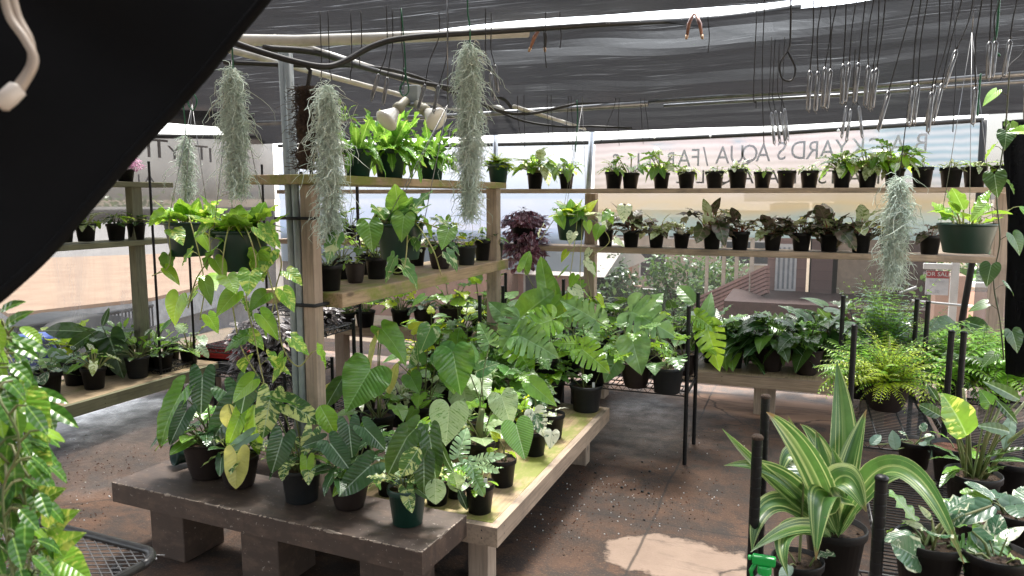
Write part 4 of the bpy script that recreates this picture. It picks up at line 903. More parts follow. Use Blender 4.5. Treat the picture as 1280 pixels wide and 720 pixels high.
# railing between
t = thing('railing', 'dark slatted railing below the flat roof seen through the left film', 'railing', atx(90, 400, -8.2))
q0, q1 = atx(20, 412, -8.2), atx(190, 382, -9.0); b = MB(); b.tube([q0, q1], .03, 6); b.tube([q0-Vector((0, 0, .32)), q1-Vector((0, 0, .32))], .02, 6)
for i in range(34): q = q0.lerp(q1, i/33); b.tube([q, q-Vector((0, 0, .32))], .014, 5)
b.obj('rails', M['greyplastic'], t)
b = MB(); p = atx(118, 405, -8.0)
V = []; F = []
for i in range(13):
    a = PI*i/12
    for k in (0, 1): V.append((p.x-k*.9, p.y-math.cos(a)*.75, p.z-.25+math.sin(a)*.34))
F = [(i*2, i*2+1, i*2+3, i*2+2) for i in range(12)]+[tuple(range(0, 26, 2)), tuple(range(25, 0, -2))]
b.add(V, F); tag(b.obj('covered_cart', M['greyplastic'], loc=p), 'rounded dark cover standing below the railing outside', 'cover')
p = atx(42, 436, -6.2); b = MB(); b.lathe([(0, -.45), (.16, -.45), (.18, -.2), (.18, 0), (.165, .06), (.18, .07), (.16, .12), (0, .13)], 20, 0, p)
t = tag(b.obj('water_barrel', M['blue'], loc=p), 'bright blue plastic barrel outside the left film', 'barrel')
# far hillside houses
YF = 28
wz = lambda py, px=800: aty(px, py, YF).z
p0, p1 = aty(560, 380, YF), aty(905, 380, YF)
def blockwall(label, xa, xb, Y, ztop, zmid, zb, pill, slope=0):
    t = thing('block_wall', label, 'wall', ((xa+xb)/2, Y, zb))
    b = MB(); b.box(xa, Y, zb, xb, Y+.2, zmid); b.obj('base', M['salmon'], t, False)
    b = MB(); b.box(xa, Y-.01, ztop-.07, xb, Y+.21, ztop); b.obj('coping', M['white'], t, False)
    b = MB(); n = int((xb-xa)/.42); hh = ztop-.07-zmid
    for i in range(n):
        x = xa+i*.42; w_ = .035
        for A, B in (((x, 0), (x+.21, 1)), ((x+.21, 1), (x+.42, 0)), ((x, 1), (x+.21, 0)), ((x+.21, 0), (x+.42, 1)), ((x, 0), (x, 1))):
            b.tube([(A[0], Y+.1, zmid+hh*A[1]), (B[0], Y+.1, zmid+hh*B[1])], w_, 4)
    b.obj('breeze_blocks', M['cream'], t, False)
    for x in pill:
        b = MB(); b.box(x-.22, Y-.12, zb, x+.22, Y+.32, ztop+.12); b.obj('pillar', M['salmon'], t, False, .02)
M['salmon'] = simple('salmon_block', (.50, .33, .26), .85, (.42, .27, .2), 3); M['cream'] = simple('cream_paint', (.6, .53, .44), .8)
blockwall('salmon garden wall with white openwork blocks beyond the back screen', p0.x, p1.x, YF, wz(361), wz(375), -5.2, [aty(793, 365, YF).x, aty(870, 365, YF).x, aty(700, 365, YF).x])
Y2 = 14
blockwall('salmon brick wall with white openwork behind the sale sign', aty(1190, 360, Y2).x, aty(1420, 360, Y2).x, Y2, aty(1230, 354, Y2).z, aty(1230, 365, Y2).z, -2.4, [aty(1187, 360, Y2).x])
M['siding'] = None
def sidingmat(name, c, sc=26):
    m, t, b_, o = newmat(name); g = N(t, 'NewGeometry').outputs[0]; sp_ = N(t, 'SeparateXYZ'); L(t, g, sp_.inputs[0])
    w_ = ramp(t, mth(t, 'FRACT', mth(t, 'MULTIPLY', sp_.outputs[2], sc/6)), [(0, .45), (.12, 1), (1, .85)])
    L(t, mixc(t, w_, (c[0]*.4, c[1]*.4, c[2]*.4), c), b_.inputs['Base Color']); b_.inputs['Roughness'].default_value = .8; return m
YH = 20
hz = lambda px, py, Y=YH: aty(px, py, Y)
t = thing('neighbour_house', 'mauve brown house with a white security door beyond the back screen', 'house', (hz(1000, 400).x, YH, -5))
def hb(nm, px0, px1, py0, py1, Y, dy, mat, par=None, dz=None):
    a, c = hz(px0, py1, Y), hz(px1, py0, Y); pm = min(1020, (px0+px1)/2) if nm != 'porch' else 1000; Yz = Y if nm != 'porch' else YH; a.z = hz(pm, py1, Yz).z; c.z = hz(pm, py0, Yz).z; b = MB(); b.box(a.x, Y, a.z if dz is None else dz, c.x, Y+dy, c.z); o = b.obj(nm, mat, None, False); o.parent = par or t
    o.data.transform(Matrix.Translation(-t.location)); return o
hb('wall', 958, 1012, 255, 366, YH, 5, sidingmat('pink_siding', (.3, .19, .165)), dz=-5)
hb('wall', 1012.3, 1045, 255, 366, YH-.25, 5, sidingmat('mauve_siding', (.15, .095, .085)), dz=-5)
hb('wall', 1045.3, 1122, 250, 366, YH-.1, 5, simple('tan_stucco', (.42, .33, .24), .9), dz=-5)
hb('wall', 1122.3, 1176, 250, 366, YH-1.2, 5, simple('brown_stucco', (.1, .062, .052), .9), dz=-5)
hb('roof', 930, 1190, 235, 252, YH-.9, 7, simple('shingle_roof', (.25, .22, .2), .9))
dr = hb('door', 968, 997, 305, 363.5, YH-.06, .05, M['white'])
for i in range(4):
    b_ = hb('door_panel', 971+i*6, 976+i*6, 309, 361, YH-.08, .015, simple('door_screen', (.3, .32, .34), .6))
    b_.parent = dr
hb('porch', 905, 1170, 364, 372, YH-2.5, 2.4, simple('porch_floor', (.075, .042, .036), .8), dz=-5)
t = thing('deck_railing', 'reddish brown boarded ramp railing with posts beyond the back screen', 'railing', (hz(930, 400, 18).x, 18, -5))
for k in range(7):
    b = MB(); u0, u1 = hz(868, 388-k*4.6+9, 24), hz(962, 347-k*0+k*4.6-22, 18.4)
    a0, a1 = hz(868, 383+k*5-8, 24), hz(960, 336+k*5-2, 18.4); b.tube([a0, a1], .055, 4); b.obj('rail_board', M['rail'] if 'rail' in M else M.setdefault('rail', simple('rail_paint', (.26, .14, .12), .8)), t, False)
for px, d_ in ((884, 23), (905, 21.6), (921, 20.6), (940, 19.4)):
    b = MB(); a = hz(px, 325, d_); b.box(a.x-.05, a.y-.05, a.z-1.6, a.x+.05, a.y+.05, a.z+.9); b.obj('post', M['cream'], t, False)
house('cream_house', 'cream house with dark windows behind the far trees', hz(740, 300, 38).x, 38, hz(965, 300, 38).x, 46, -6, hz(800, 262, 38).z, (.55, .47, .38), (.3, .26, .24), 'gable', [(hz(900, 300, 38).x, hz(900, 330, 38).z, 2.6, 1.2, 'y'), (hz(770, 300, 38).x, hz(900, 300, 38).z, 1.2, 1.2, 'y'), (hz(835, 300, 38).x, hz(900, 300, 38).z, 2.2, 1.2, 'y'), (hz(800, 300, 38).x, hz(900, 350, 38).z, 1.4, 1.6, 'y')])
house('white_gable_house', 'small pinkish house with white gable edge left of the trees', hz(630, 350, 24).x, 24, hz(742, 350, 24).x, 30, -5.5, hz(690, 342, 24).z, (.5, .3, .24), (.6, .55, .5), 'gable', [(hz(655, 360, 24).x, hz(700, 372, 24).z, 1, .8, 'y')], gable=1.0)
house('terracotta_house', 'house with terracotta coloured wall behind the middle rack', hz(430, 350, 22).x, 22, hz(620, 350, 22).x, 29, -5, hz(560, 300, 22).z, (.5, .32, .24), (.42, .3, .24), 'flat', [(hz(520, 360, 22).x, hz(560, 345, 22).z, 1.3, 1, 'y')])
house('grey_house', 'pale grey house seen behind the left hanging baskets', -30, 17, -17, 27, -5, -.4, (.5, .5, .48), (.4, .38, .36), 'gable', [(18, -2.5, 1.6, 1.2, 'x'), (22, -2.5, 1.6, 1.2, 'x')], gable=1.6)
# road outside
b = MB(); b.box(-60, 21, -3.44, 60, 26.5, -3.415); tag(b.obj('road', simple('asphalt', (.12, .11, .1), .85)), kind='structure')
def tree(label, x, y, z0, h, wd, seed, m='tree', n=3800, ls=.2):
    rg = random.Random(seed); t = thing('tree', label, 'tree', (x, y, z0), 'trees beyond the nursery'); b = MB(); s = MB()
    top = z0+h; s.tube([(x, y, z0), (x+.1, y, z0+h*.3), (x, y, z0+h*.6)], [.16, .12, .06], 7)
    cl = []
    for i in range(26):
        a = rg.uniform(0, 6.28); rr_ = rg.uniform(.1, 1)**.5*wd*.42; zz = z0+h*rg.uniform(.28, .92); k = 1-.5*abs((zz-z0)/h-.55)
        c = Vector((x+rr_*math.cos(a)*k, y+rr_*math.sin(a)*k, zz)); cl.append((c, rg.uniform(.12, .24)*wd))
        s.tube([(x, y, z0+h*.3), (Vector((x, y, z0+h*.35))).lerp(c, .5), c], [.06, .04, .015], 5)
    for i in range(n):
        c, r_ = rg.choice(cl); v = Vector((rg.gauss(0, 1), rg.gauss(0, 1), rg.gauss(0, .8))).normalized()*r_*rg.uniform(.4, 1.1)
        d = Vector((rg.uniform(-1, 1), rg.uniform(-1, 1), rg.uniform(-.9, .5)))
        leaf(b, c+v, d, Vector((rg.uniform(-.6, .6), rg.uniform(-.6, .6), 1)), rg.uniform(.6, 1.3)*ls, 'mini', 0, 1.6, .3, .2, 0, None, rg)
    b.obj('crown', G[m], t); s.obj('trunk', M['bark'], t)
a = hz(762, 345, 25); tree('dark green tree beyond the back screen, left of the pair over the wall', a.x, 25, -5, 5-5+4.6, 2.9, 3, 'tree2')
a = hz(862, 350, 26); tree('fresh green spreading tree beyond the back screen above the wall', a.x, 26, -5, 4.4, 4.6, 4, 'tree', 5200)
a = hz(1255, 300, 19); tree('bright green tree outside behind the right end of the shelves', a.x, 19, -4, 4.4, 4.2, 5, 'tree')
a = hz(1190, 330, 24); tree('yellowish green tree behind the white sign post', a.x+1.2, 24, -5, 5.2, 3.8, 6, 'tree')
a = atx(70, 305, -34); tree('low green tree beyond the tan roof, furthest left', a.x, a.y, -4, 5.0, 6, 7, 'tree2', 2600, .35)
a = atx(150, 305, -34); tree('low green tree beyond the tan roof, near the wooden post', a.x, a.y, -4, 5.6, 7, 8, 'tree', 2600, .35)
a = hz(690, 340, 21); tree('green shrub beyond the screen under the trailing basket', a.x+.6, 21, -5, 4.2, 2.6, 12, 'tree2', 2600)
# sale sign
Ysg = 9.0; p = lambda px, py: aty(px, py, Ysg)
t = thing('sale_sign', 'white post with red and white FOR SALE board outside the back screen', 'sign', p(1195, 380))
b = MB(); q = p(1195, 324); b.box(q.x-.035, Ysg-.035, -2.2, q.x+.035, Ysg+.035, q.z); b.obj('post', M['white'], t, False, .004)
b = MB(); a, c = p(1154, 336), p(1193, 330); b.box(a.x, Ysg-.03, a.z, c.x-.02, Ysg+.03, c.z); b.obj('arm', M['white'], t, False, .004)
a, c = p(1156, 368), p(1187, 339); b = MB(); b.box(a.x, Ysg-.01, a.z, c.x, Ysg+.01, c.z); bd = b.obj('board', simple('sign_white', (.7, .72, .75), .5, bst=0), t, False)
a2 = p(1156, 347); b = MB(); b.box(a.x, Ysg-.014, a2.z, c.x, Ysg-.0105, c.z); o = b.obj('red_band', M['red'], None, False); o.parent = bd; o.data.transform(Matrix.Translation(-t.location))
def stext(txt, px, py, sz, mat): 
    q = mtext('lettering', txt, px, py, sz, Ysg-.02, mat, t, False); return q
stext('FOR SALE', 1171.5, 343, .062, M['white']); stext('BY AGENT', 1171.5, 352, .03, M['ink']); stext('20', 1171, 364.5, .05, M['ink'])
pipe('fence_rail', 'thin pale rail crossing outside in front of the salmon wall', [aty(1140, 376, 7.6), aty(1245, 386, 7.6)], .012, 'white', 'rail')
pipe('fence_rail', 'short white stick tilted outside beside the hanging moss', [aty(1125, 367, 6.9), aty(1146, 359, 6.9)], .014, 'white', 'rail')

# ================================================================ PLANTS ON THE BROWN BENCH
ZB, ZW = .33, .30
potted('dark arrow-leaved plant in a brown pot at the left end of the brown bench', 252, 603, ZB, 60, 'brown', 'philo', .8, .72, 26, (-.15, -.1), heroes=[
    (253, 470, 251, 519, 0, -.05, 0, dict(sh='arrow', wf=1.25, face=.85, r=.3)), (283, 490, 312, 529, .0, -.05, 0, dict(sh='arrow', wf=1.2, r=.5)),
    (300, 500, 250, 563, -.02, -.08, 0, dict(sh='arrow', wf=1.0, face=.6, r=.35)), (226, 492, 186, 560, -.02, -.1, 1, dict(sh='arrow', wf=.9, face=.7, roll=.5)),
    (232, 515, 210, 558, -.06, -.12, 0, dict(sh='arrow', wf=1.0, r=.2)), (222, 530, 178, 555, .0, -.05, 0, dict(sh='lance', wf=1.3, roll=.9))], hmat=['bluedark', 'mid'])
t = thing('overturned_pot', 'empty dark green pot lying on its side at the left end of the brown bench', 'plant pot', atz(221, 583, ZB)+Vector((.02, .05, .045)))
o = None; b = MB(); b.lathe([(0, 0), (.036, 0), (.038, .004), (.045, .085), (.05, .088), (.051, .104), (.047, .104), (.043, .05), (.036, .004)], 24)
o = b.obj('pot', M['greenplastic'], None); o.parent = t; o.rotation_euler = (Rd(84), 0, Rd(-25)); o.location = (.02, .03, .004)
potted('arrow-leaved plant with one drooping yellow leaf in a brown pot on the brown bench', 293, 614, ZB, 50, 'brown', 'burle', .8, .72, 17, heroes=[
    (296, 569, 295, 612, -.09, -.1, 0, dict(sh='arrow', wf=1.45, face=.95, curl=.1)), (286, 505, 283, 536, .02, 0, 0, dict(sh='oval', wf=1.3)),
    (318, 505, 316, 575, -.02, -.04, 2, dict(sh='lance', wf=1.5, roll=.4)), (300, 520, 282, 563, -.02, -.06, 2, dict(sh='arrow', wf=.9)), (312, 545, 277, 568, -.05, -.09, 1, dict(sh='arrow', wf=.8))], hmat=['yellow', 'silver', 'fresh'])
potted('plant with yellow-splashed dark leaves in a grey pot on the brown bench', 372, 632, ZB, 52, 'grey', 'burle', .85, .7, 18, heroes=[
    (338, 497, 327, 551, -.02, -.06, 0, dict(sh='arrow', wf=1.2, r=.8)), (390, 540, 378, 571, -.06, -.1, 0, dict(sh='arrow', wf=1.3, r=.75)), (353, 548, 339, 593, -.05, -.1, 1, dict(sh='arrow', wf=1.4, face=.9)),
    (362, 506, 402, 527, -.02, -.05, 0, dict(sh='arrow', wf=1.2, r=.3)), (322, 493, 392, 497, .0, -.04, 2, dict(sh='lance', wf=1.0, face=.35)), (400, 507, 420, 543, .0, -.03, 3, dict(sh='oval', wf=1.3)),
    (384, 574, 382, 602, -.07, -.08, 3, dict(sh='arrow', wf=1.3)), (310, 478, 300, 520, .1, .08, 1, dict(sh='arrow', wf=1.3))], hmat=['burle', 'bluedark', 'mid', 'fresh'], tagp=True)
potted('dark blue-green arrow-leaved plant in a ribbed brown pot, right of the grey pot', 433, 641, ZB, 52, 'brown', 'philo', .8, .66, 16, heroes=[
    (436, 532, 441, 576, -.02, -.05, 0, dict(sh='arrow', wf=1.3)), (413, 555, 438, 586, -.07, -.1, 0, dict(sh='arrow', wf=1.5)), (456, 535, 483, 562, -.02, -.04, 0, dict(sh='arrow', wf=1.3)),
    (462, 583, 420, 621, -.06, -.12, 0, dict(sh='arrow', wf=1.3, face=.85)), (443, 582, 413, 622, -.04, -.1, 1, dict(sh='lance', wf=1.3)), (402, 550, 375, 558, -.02, -.04, 0, dict(sh='arrow', wf=1.2))], hmat=['bluedark', 'fresh'])
potted('upright plant with long glossy yellow-marked leaves in a dark green pot at the bench corner', 507, 661, ZB, 51, 'green', 'burle', .95, .62, 14, heroes=[
    (508, 548, 481, 598, -.02, -.05, 1, dict(sh='arrow', wf=1.2, r=.5)), (519, 536, 482, 572, .03, .0, 1, dict(sh='arrow', wf=1.1, r=.9)), (537, 545, 546, 605, .02, -.02, 1, dict(sh='arrow', wf=1.0, r=.4)),
    (524, 560, 499, 596, -.06, -.1, 0, dict(sh='oval', wf=1.3, r=.9)), (530, 575, 530, 620, -.05, -.08, 1, dict(sh='arrow', wf=1.3, r=.1)), (544, 598, 545, 632, -.05, -.08, 3, dict(sh='oval', wf=1.7)),
    (548, 548, 562, 596, .03, .0, 2, dict(sh='lance', wf=1.2, roll=.6))], hmat=['burle', 'dark', 'dark', 'mottle'])
potted('black pot with a mottled trailing leaf tucked behind the dark green pot', 545, 634, ZW, 34, 'black', 'burle', .95, .5, 7, heroes=[(566, 590, 575, 617, -.04, -.06, 0, dict(sh='oval', wf=1.7)), (573, 612, 586, 640, -.06, -.07, 1, dict(sh='lance', wf=1.5))], hmat=['mottle', 'bluedark'])
potted('black pot of small leaves behind the dark green corner pot on the wooden bench', 484, 622, ZW, 34, 'black', 'skel', .9, .6, 8)

# ================================================================ WOODEN BENCH
potted('pale lacy-leaved vine in a black pot at the front corner of the wooden bench', 599, 645, ZW, 39, 'black', 'skel', .98, .6, 12, heroes=[
    (572, 572, 584, 533, .0, .02, 0, dict(sh='skel', wf=1.0)), (595, 576, 632, 567, -.03, -.06, 0, dict(sh='skel', wf=.6)), (585, 575, 604, 607, -.05, -.08, 0, dict(sh='skel', wf=.8)),
    (603, 582, 625, 590, -.03, -.05, 0, dict(sh='skel', wf=.8)), (590, 592, 607, 622, -.06, -.09, 1, dict(sh='skel', wf=.9))], hmat=['skel', 'mons'], tagp=True)
potted('light ribbed heart leaf plant in a black pot near the mossy bench edge', 628, 611, ZW, 36, 'black', 'heart', .98, .5, 2, heroes=[
    (645, 531, 657, 576, -.03, -.1, 0, dict(sh='heart', wf=1.15, face=.95, wave=0, curl=.15)), (622, 548, 612, 538, 0, 0, 1, dict(sh='heart'))], hmat=['glor', 'lime'])
potted('tall mottled-leaf climber on a black mesh pole in a black pot', 600, 590, ZW, 40, 'black', 'mottle', .9, .8, 5, heroes=[
    (562, 509, 557, 558, -.1, -.14, 0, dict(sh='heart', wf=1.35, face=.9, curl=.15, wave=0)), (627, 495, 640, 535, -.02, -.06, 0, dict(sh='heart', wf=1.2)), (612, 430, 598, 400, .1, .1, 1, dict(sh='mons', wf=1.1))], hmat=['mottle', 'mons'],
    extra=lambda b, s, c, r, rng, o: s.tube([c, c+Vector((-.005, 0, .08)), c+Vector((.01, 0, .17))], [.018, .02, .014], 8))
potted('thick-stemmed plant in a wide grey pot behind the mottled climber', 607, 565, ZW, 44, 'grey', 'heart', .8, 1.0, 7, heroes=[
    (566, 440, 577, 496, .05, .0, 0, dict(sh='heart', wf=1.2)), (598, 463, 625, 452, .05, .05, 1, dict(sh='heart'))], hmat=['mid', 'brasil'])
potted('half-white leaved plant in a black pot hanging over the mossy bench edge', 668, 572, ZW, 34, 'black', 'white', .95, .55, 2, heroes=[
    (668, 515, 681, 547, -.04, -.08, 0, dict(sh='mons', wf=1.1)), (690, 540, 687, 562, -.06, -.09, 0, dict(sh='heart', wf=1.2, r=.2)), (664, 480, 697, 508, 0, -.04, 1, dict(sh='heart', wf=.8, curl=.2))], hmat=['white', 'mid'])
potted('bare-soiled black pot right of the half-white plant on the wooden bench', 690, 551, ZW, 34, 'black', 'white', .95, .45, 3, spread=.7)
potted('young split-leaf plant in a grey pot at the far corner of the wooden bench', 734, 517, ZW, 42, 'grey', 'mons', .8, .45, 5, heroes=[
    (728, 437, 765, 466, -.05, -.12, 1, dict(sh='mons', wf=1.1)), (722, 430, 690, 428, 0, -.05, 1, dict(sh='mons', wf=.8)), (769, 452, 755, 478, .0, -.05, 0, dict(sh='heart', wf=1.2)), (727, 428, 748, 430, 0, 0, 1, dict(sh='lance'))], hmat=['mons', 'fresh'], tagp=True)
potted('large ribbed heart leaf plant in a black pot behind the blue-green arrow leaves', 470, 560, ZW, 44, 'black', 'heart', .9, 1.0, 8, heroes=[
    (463, 462, 432, 514, -.25, -.38, 0, dict(sh='heart', wf=1.3, face=.85, wave=.1, curl=.3, pr=.005)), (478, 412, 515, 452, .05, .0, 1, dict(sh='heart', wf=.9, face=.3)), (474, 412, 450, 468, .0, -.05, 2, dict(sh='lance', wf=.7, roll=.7)),
    (430, 470, 405, 510, -.1, -.15, 3, dict(sh='oval')), (415, 478, 400, 490, -.1, -.15, 2, dict(sh='lance'))], hmat=['ribbed', 'mid', 'yellow', 'dark'])
potted('velvety heart leaf climber with pale leaf centres in a black pot on the wooden bench', 530, 548, ZW, 44, 'black', 'brasil', .9, .9, 8, heroes=[
    (523, 452, 521, 428, 0, -.05, 0, dict(sh='heart')), (538, 411, 524, 442, -.05, -.1, 0, dict(sh='heart', wf=1.1)), (551, 441, 582, 463, -.06, -.1, 0, dict(sh='heart', wf=1.3)), (515, 412, 530, 402, 0, -.02, 1, dict(sh='heart', wf=1.1)),
    (563, 460, 568, 493, .02, -.03, 2, dict(sh='heart', wf=1.3)), (513, 470, 525, 492, .0, -.04, 2, dict(sh='heart', wf=1.3)), (497, 453, 482, 500, 0, 0, 4, dict(sh='lance', wf=1)), (540, 500, 512, 515, 0, -.02, 3, dict(sh='lance', wf=.9))], hmat=['brasil', 'lime', 'mid', 'fresh', 'yellow'])
potted('red-stemmed plant in a black pot in the middle of the wooden bench', 522, 525, ZW, 38, 'black', 'philo', .9, .9, 8)
for i, (px, py, w_, sp, lb, sc) in enumerate(((583, 530, 44, 'mottle', 'pale mottled plant in a wide black pot behind the grey pot', 1.0), (560, 512, 40, 'heart', 'bushy heart-leaved plant in a black pot under the far end of the mossy shelf', 1.0),
     (498, 535, 40, 'tri', 'cream and green lance-leaved plant in a black pot near the near rack post', .9), (640, 520, 36, 'mottle', 'mottled heart-leaved plant in a black pot under the split leaves', 1.0),
     (655, 500, 38, 'mons', 'split-leaf plant in a black pot in front of the far rack post', .75), (612, 505, 40, 'mons', 'dark split-leaf plant in a black pot at the foot of the far rack post', .75),
     (445, 590, 36, 'lance', 'lance-leaved plant in a black pot behind the brown bench beside the rack post', .6), (690, 508, 34, 'heart', 'yellowing leafy plant in a black pot at the far edge of the wooden bench', .7),
     (560, 575, 36, 'burle', 'small yellow-marked plant in a black pot between the big mottled leaf and the green pot', .6), (665, 540, 34, 'philo', 'silver-ribbed young plant in a black pot near the right edge of the wooden bench', .55))):
    potted(lb, px, py, ZW, w_, 'black', sp, .9, sc*1.2, int(SP[sp]['n']*1.9))

for px, py, w_, sp, sc, lb in ((450, 530, 38, 'tri', 1.0, 'cream-striped lance-leaved plant in a black pot right beside the near rack post'), (540, 495, 36, 'heart', 1.3, 'bright heart-leaved plant in a black pot at the back of the wooden bench'), (590, 490, 36, 'mons', .9, 'dark split-leaf plant in a black pot at the far left corner of the wooden bench'), (650, 520, 34, 'mons', .7, 'bright split-leaf plant in a black pot, second from the far right corner')):
    potted(lb, px, py, ZW, w_, 'black', sp, .9, sc, int(SP[sp]['n']*1.5))
for px, py, w_, k, sp, sc, lb in ((528, 590, 34, 'black', 'heart', .55, 'small heart-leaved plant in a black pot just behind the dark green corner pot'), (648, 555, 34, 'black', 'heart', .6, 'small green plant in a black pot left of the half-white plant'), (570, 625, 30, 'black', 'mottle', .4, 'tiny mottled plant in a black pot left of the lacy vine'), (505, 600, 34, 'black', 'philo', .6, 'young arrow-leaved plant in a black pot behind the brown bench, right of the ribbed pot')):
    potted(lb, px, py, ZW, w_, k, sp, .9, sc, int(SP[sp]['n']*1.6))
# ================================================================ MONSTERAS ON THE WIRE RACK (z .45)
for px, py, w_, k, sp, lb, sc, n in (
    (797, 487, 40, 'brown', 'mons', 'split-leaf monstera in a ribbed brown pot on the wire rack', .75, 9), (837, 494, 42, 'grey', 'mons', 'monstera in a tagged grey pot at the right end of the wire rack', .75, 8),
    (775, 462, 36, 'black', 'mons', 'monstera in a black pot behind the ribbed brown pot', .9, 11), (745, 482, 36, 'black', 'mons', 'monstera in a black pot just left of the ribbed brown pot', .65, 9),
    (815, 470, 34, 'black', 'mons', 'monstera in a black pot between the brown and grey pots, further back', .85, 11), (858, 470, 34, 'brown', 'mons', 'monstera with drooping bright green fingers in a brown pot at the rack corner', .8, 7),
    (712, 470, 36, 'black', 'mons', 'dark monstera in a black pot left on the wire rack', .85, 11), (680, 480, 36, 'black', 'mons', 'pale green split-leaf plant in a black pot at the left end of the wire rack', .9, 12),
    (650, 474, 34, 'black', 'philodark', 'dark leafy plant in a black pot behind the far rack post', .95, 12), (740, 458, 34, 'black', 'heart', 'heart-leaved plant in a black pot at the back of the wire rack', .95, 12)):
    hs = []
    hm = ['fresh', 'mons']
    if px == 858: hs = [(884, 410, 902, 468, -.1, -.14, 0, dict(sh='mons', wf=.85, r=.9)), (882, 398, 890, 360, .0, .05, 1, dict(sh='heart', wf=.6)), (870, 395, 900, 415, -.1, -.15, 0, dict(sh='mons', wf=.9))]
    if px == 815: hs = [(868, 380, 845, 352, 0, .1, 1, dict(sh='oval', wf=1.1)), (800, 398, 832, 360, .05, .1, 1, dict(sh='mons', wf=.9)), (790, 390, 850, 420, -.1, -.2, 1, dict(sh='mons', wf=1.1))]
    if px == 797: hs = [(790, 425, 803, 470, -.1, -.16, 1, dict(sh='heart', wf=1.2)), (745, 400, 700, 372, .0, .0, 1, dict(sh='mons', wf=.9))]
    if px == 745: hs = [(715, 388, 755, 405, -.05, -.12, 1, dict(sh='mons', wf=1.2)), (690, 400, 640, 415, -.1, -.2, 0, dict(sh='mons', wf=1)), (650, 420, 700, 445, -.15, -.25, 1, dict(sh='mons', wf=1.1))]
    if px == 680: hs = [(650, 398, 625, 440, -.1, -.2, 1, dict(sh='mons', wf=1.2)), (640, 425, 668, 470, -.1, -.2, 0, dict(sh='mons', wf=1.1)), (630, 395, 610, 375, .0, .0, 1, dict(sh='heart', wf=1.2))]
    potted(lb, px, py, .452, w_, k, sp, .8, sc, n, heroes=hs, hmat=hm, tagp=px in (797, 837))
# tall big-leaved plants behind (left of the hanging basket)
potted('tall plant with very large upright glossy leaves behind the far rack post', 675, 462, .452, 40, 'black', 'heart', .9, .8, 12, pos=atd(675, 450, 5.0), dia=.2, heroes=[
    (683, 360, 676, 318, .0, .0, 0, dict(sh='arrow', wf=1.1)), (648, 400, 690, 362, .0, -.1, 0, dict(sh='oval', wf=1.5)), (693, 392, 690, 340, 0, .0, 0, dict(sh='arrow', wf=.9)), (710, 388, 725, 360, .1, .0, 1, dict(sh='heart', wf=1.2)),
    (655, 335, 662, 312, .1, .1, 0, dict(sh='arrow', wf=1.4))], hmat=['mid', 'fresh'])

# ================================================================ BACK BENCH
for px, py, w_, k, sp, lb, sc, n in (
    (967, 466, 38, 'brown', 'philodark', 'big dark glossy plant in a round brown pot on the back bench', .95, 34), (1013, 471, 41, 'bowl', 'philodark', 'silvery dark-leaved plant in a brown bowl on the back bench', .8, 20),
    (921, 461, 20, 'grey', 'philodark', 'dark glossy plant in a small grey pot on the back bench', .9, 26), (1040, 462, 36, 'black', 'philodark', 'round-leaved dark plant in a black pot at the right of the back bench', 1.05, 26),
    (893, 455, 28, 'black', 'philodark', 'dark glossy plant in a black pot left on the back bench beside the rack post', .9, 24), (945, 452, 28, 'black', 'philodark', 'dark plant in a black pot behind the round brown pot', .9, 26),
    (1080, 460, 34, 'black', 'philodark', 'dark round-leaved plant in a black pot behind the fern rack posts', 1.05, 26), (1000, 452, 30, 'black', 'philodark', 'dark glossy plant in a black pot behind and between brown pot and bowl', .9, 20)):
    potted(lb, px, py, .30, w_, k, sp, .8, sc*1.25, int(n*1.3), Lk=1.3)

# ================================================================ RACKS AT THE RIGHT
def fern(c, b, s, rng, n, Lr, mats, el=(.3, 1.4), w=.22, pin='minilance', bend=1.4):
    for i in range(n):
        u = i/n; frond(b, s, c+Vector((rng.uniform(-.02, .02), rng.uniform(-.02, .02), 0)), i*2.4+rng.uniform(-.3, .3), el[1]-(el[1]-el[0])*u+rng.uniform(-.15, .15), rng.uniform(*Lr), rng, rng.choice(mats), w, 13, bend*rng.uniform(.6, 1.2), pin)
ff = lambda n, Lr, mats, **k: (lambda b, s, c, r, rng, o: fern(c, b, s, rng, n, Lr, [o+m for m in mats], **k))
potted('yellow-green feathery fern in a brown bowl on the wire rack', 1117, 518, .525, 58, 'bowl', None, .62, extra=ff(190, (.17, .36), [0, 0, 0, 1], el=(.3, 1.5), w=.13, bend=1.1), hmat=['yfern', 'fern'])
potted('silvery white-stemmed shrub rising behind the yellow fern', 1110, 480, .525, 34, 'black', None, .9, extra=ff(60, (.32, .56), [0, 1], el=(.95, 1.55), w=.18, bend=.5), hmat=['silver', 'fern'])
for px, py, lb, h_, k in ((1195, 500, 'green lacy fern in a black pot right of the yellow fern', (.18, .3), 0), (1235, 485, 'green lacy fern in a black pot near the black drape', (.18, .3), 1), (1160, 480, 'green fern in a black pot behind the two fern rack posts', (.2, .3), 0), (1262, 505, 'green lacy fern in a black pot at the right picture edge', (.18, .3), 1), (1080, 500, 'light green fern in a black pot left of the yellow fern bowl', (.14, .22), 1)):
    potted(lb, px, py, .525, 36, 'black', None, .9, extra=ff(70, (h_[0]*1.25, h_[1]*1.25), [0, 0, 1], el=(.1, 1.4), w=.24), hmat=['fern', 'fresh' if k else 'dark'])
potted('paddle-leaved plant in a black pot behind the fern rack posts', 1175, 462, .525, 36, 'black', 'heart', .9, .9, 9, heroes=[(1200, 410, 1160, 420, .0, -.1, 0, dict(sh='oval', wf=1.6)), (1205, 402, 1238, 410, 0, -.1, 0, dict(sh='oval', wf=1.4)), (1222, 425, 1212, 392, 0, 0, 1, dict(sh='lance', wf=1.4))], hmat=['dark', 'fresh'])
potted('leafy plant in a black pot beside the black drape at the right', 1240, 470, .525, 36, 'black', 'heart', .9, .8, 14)
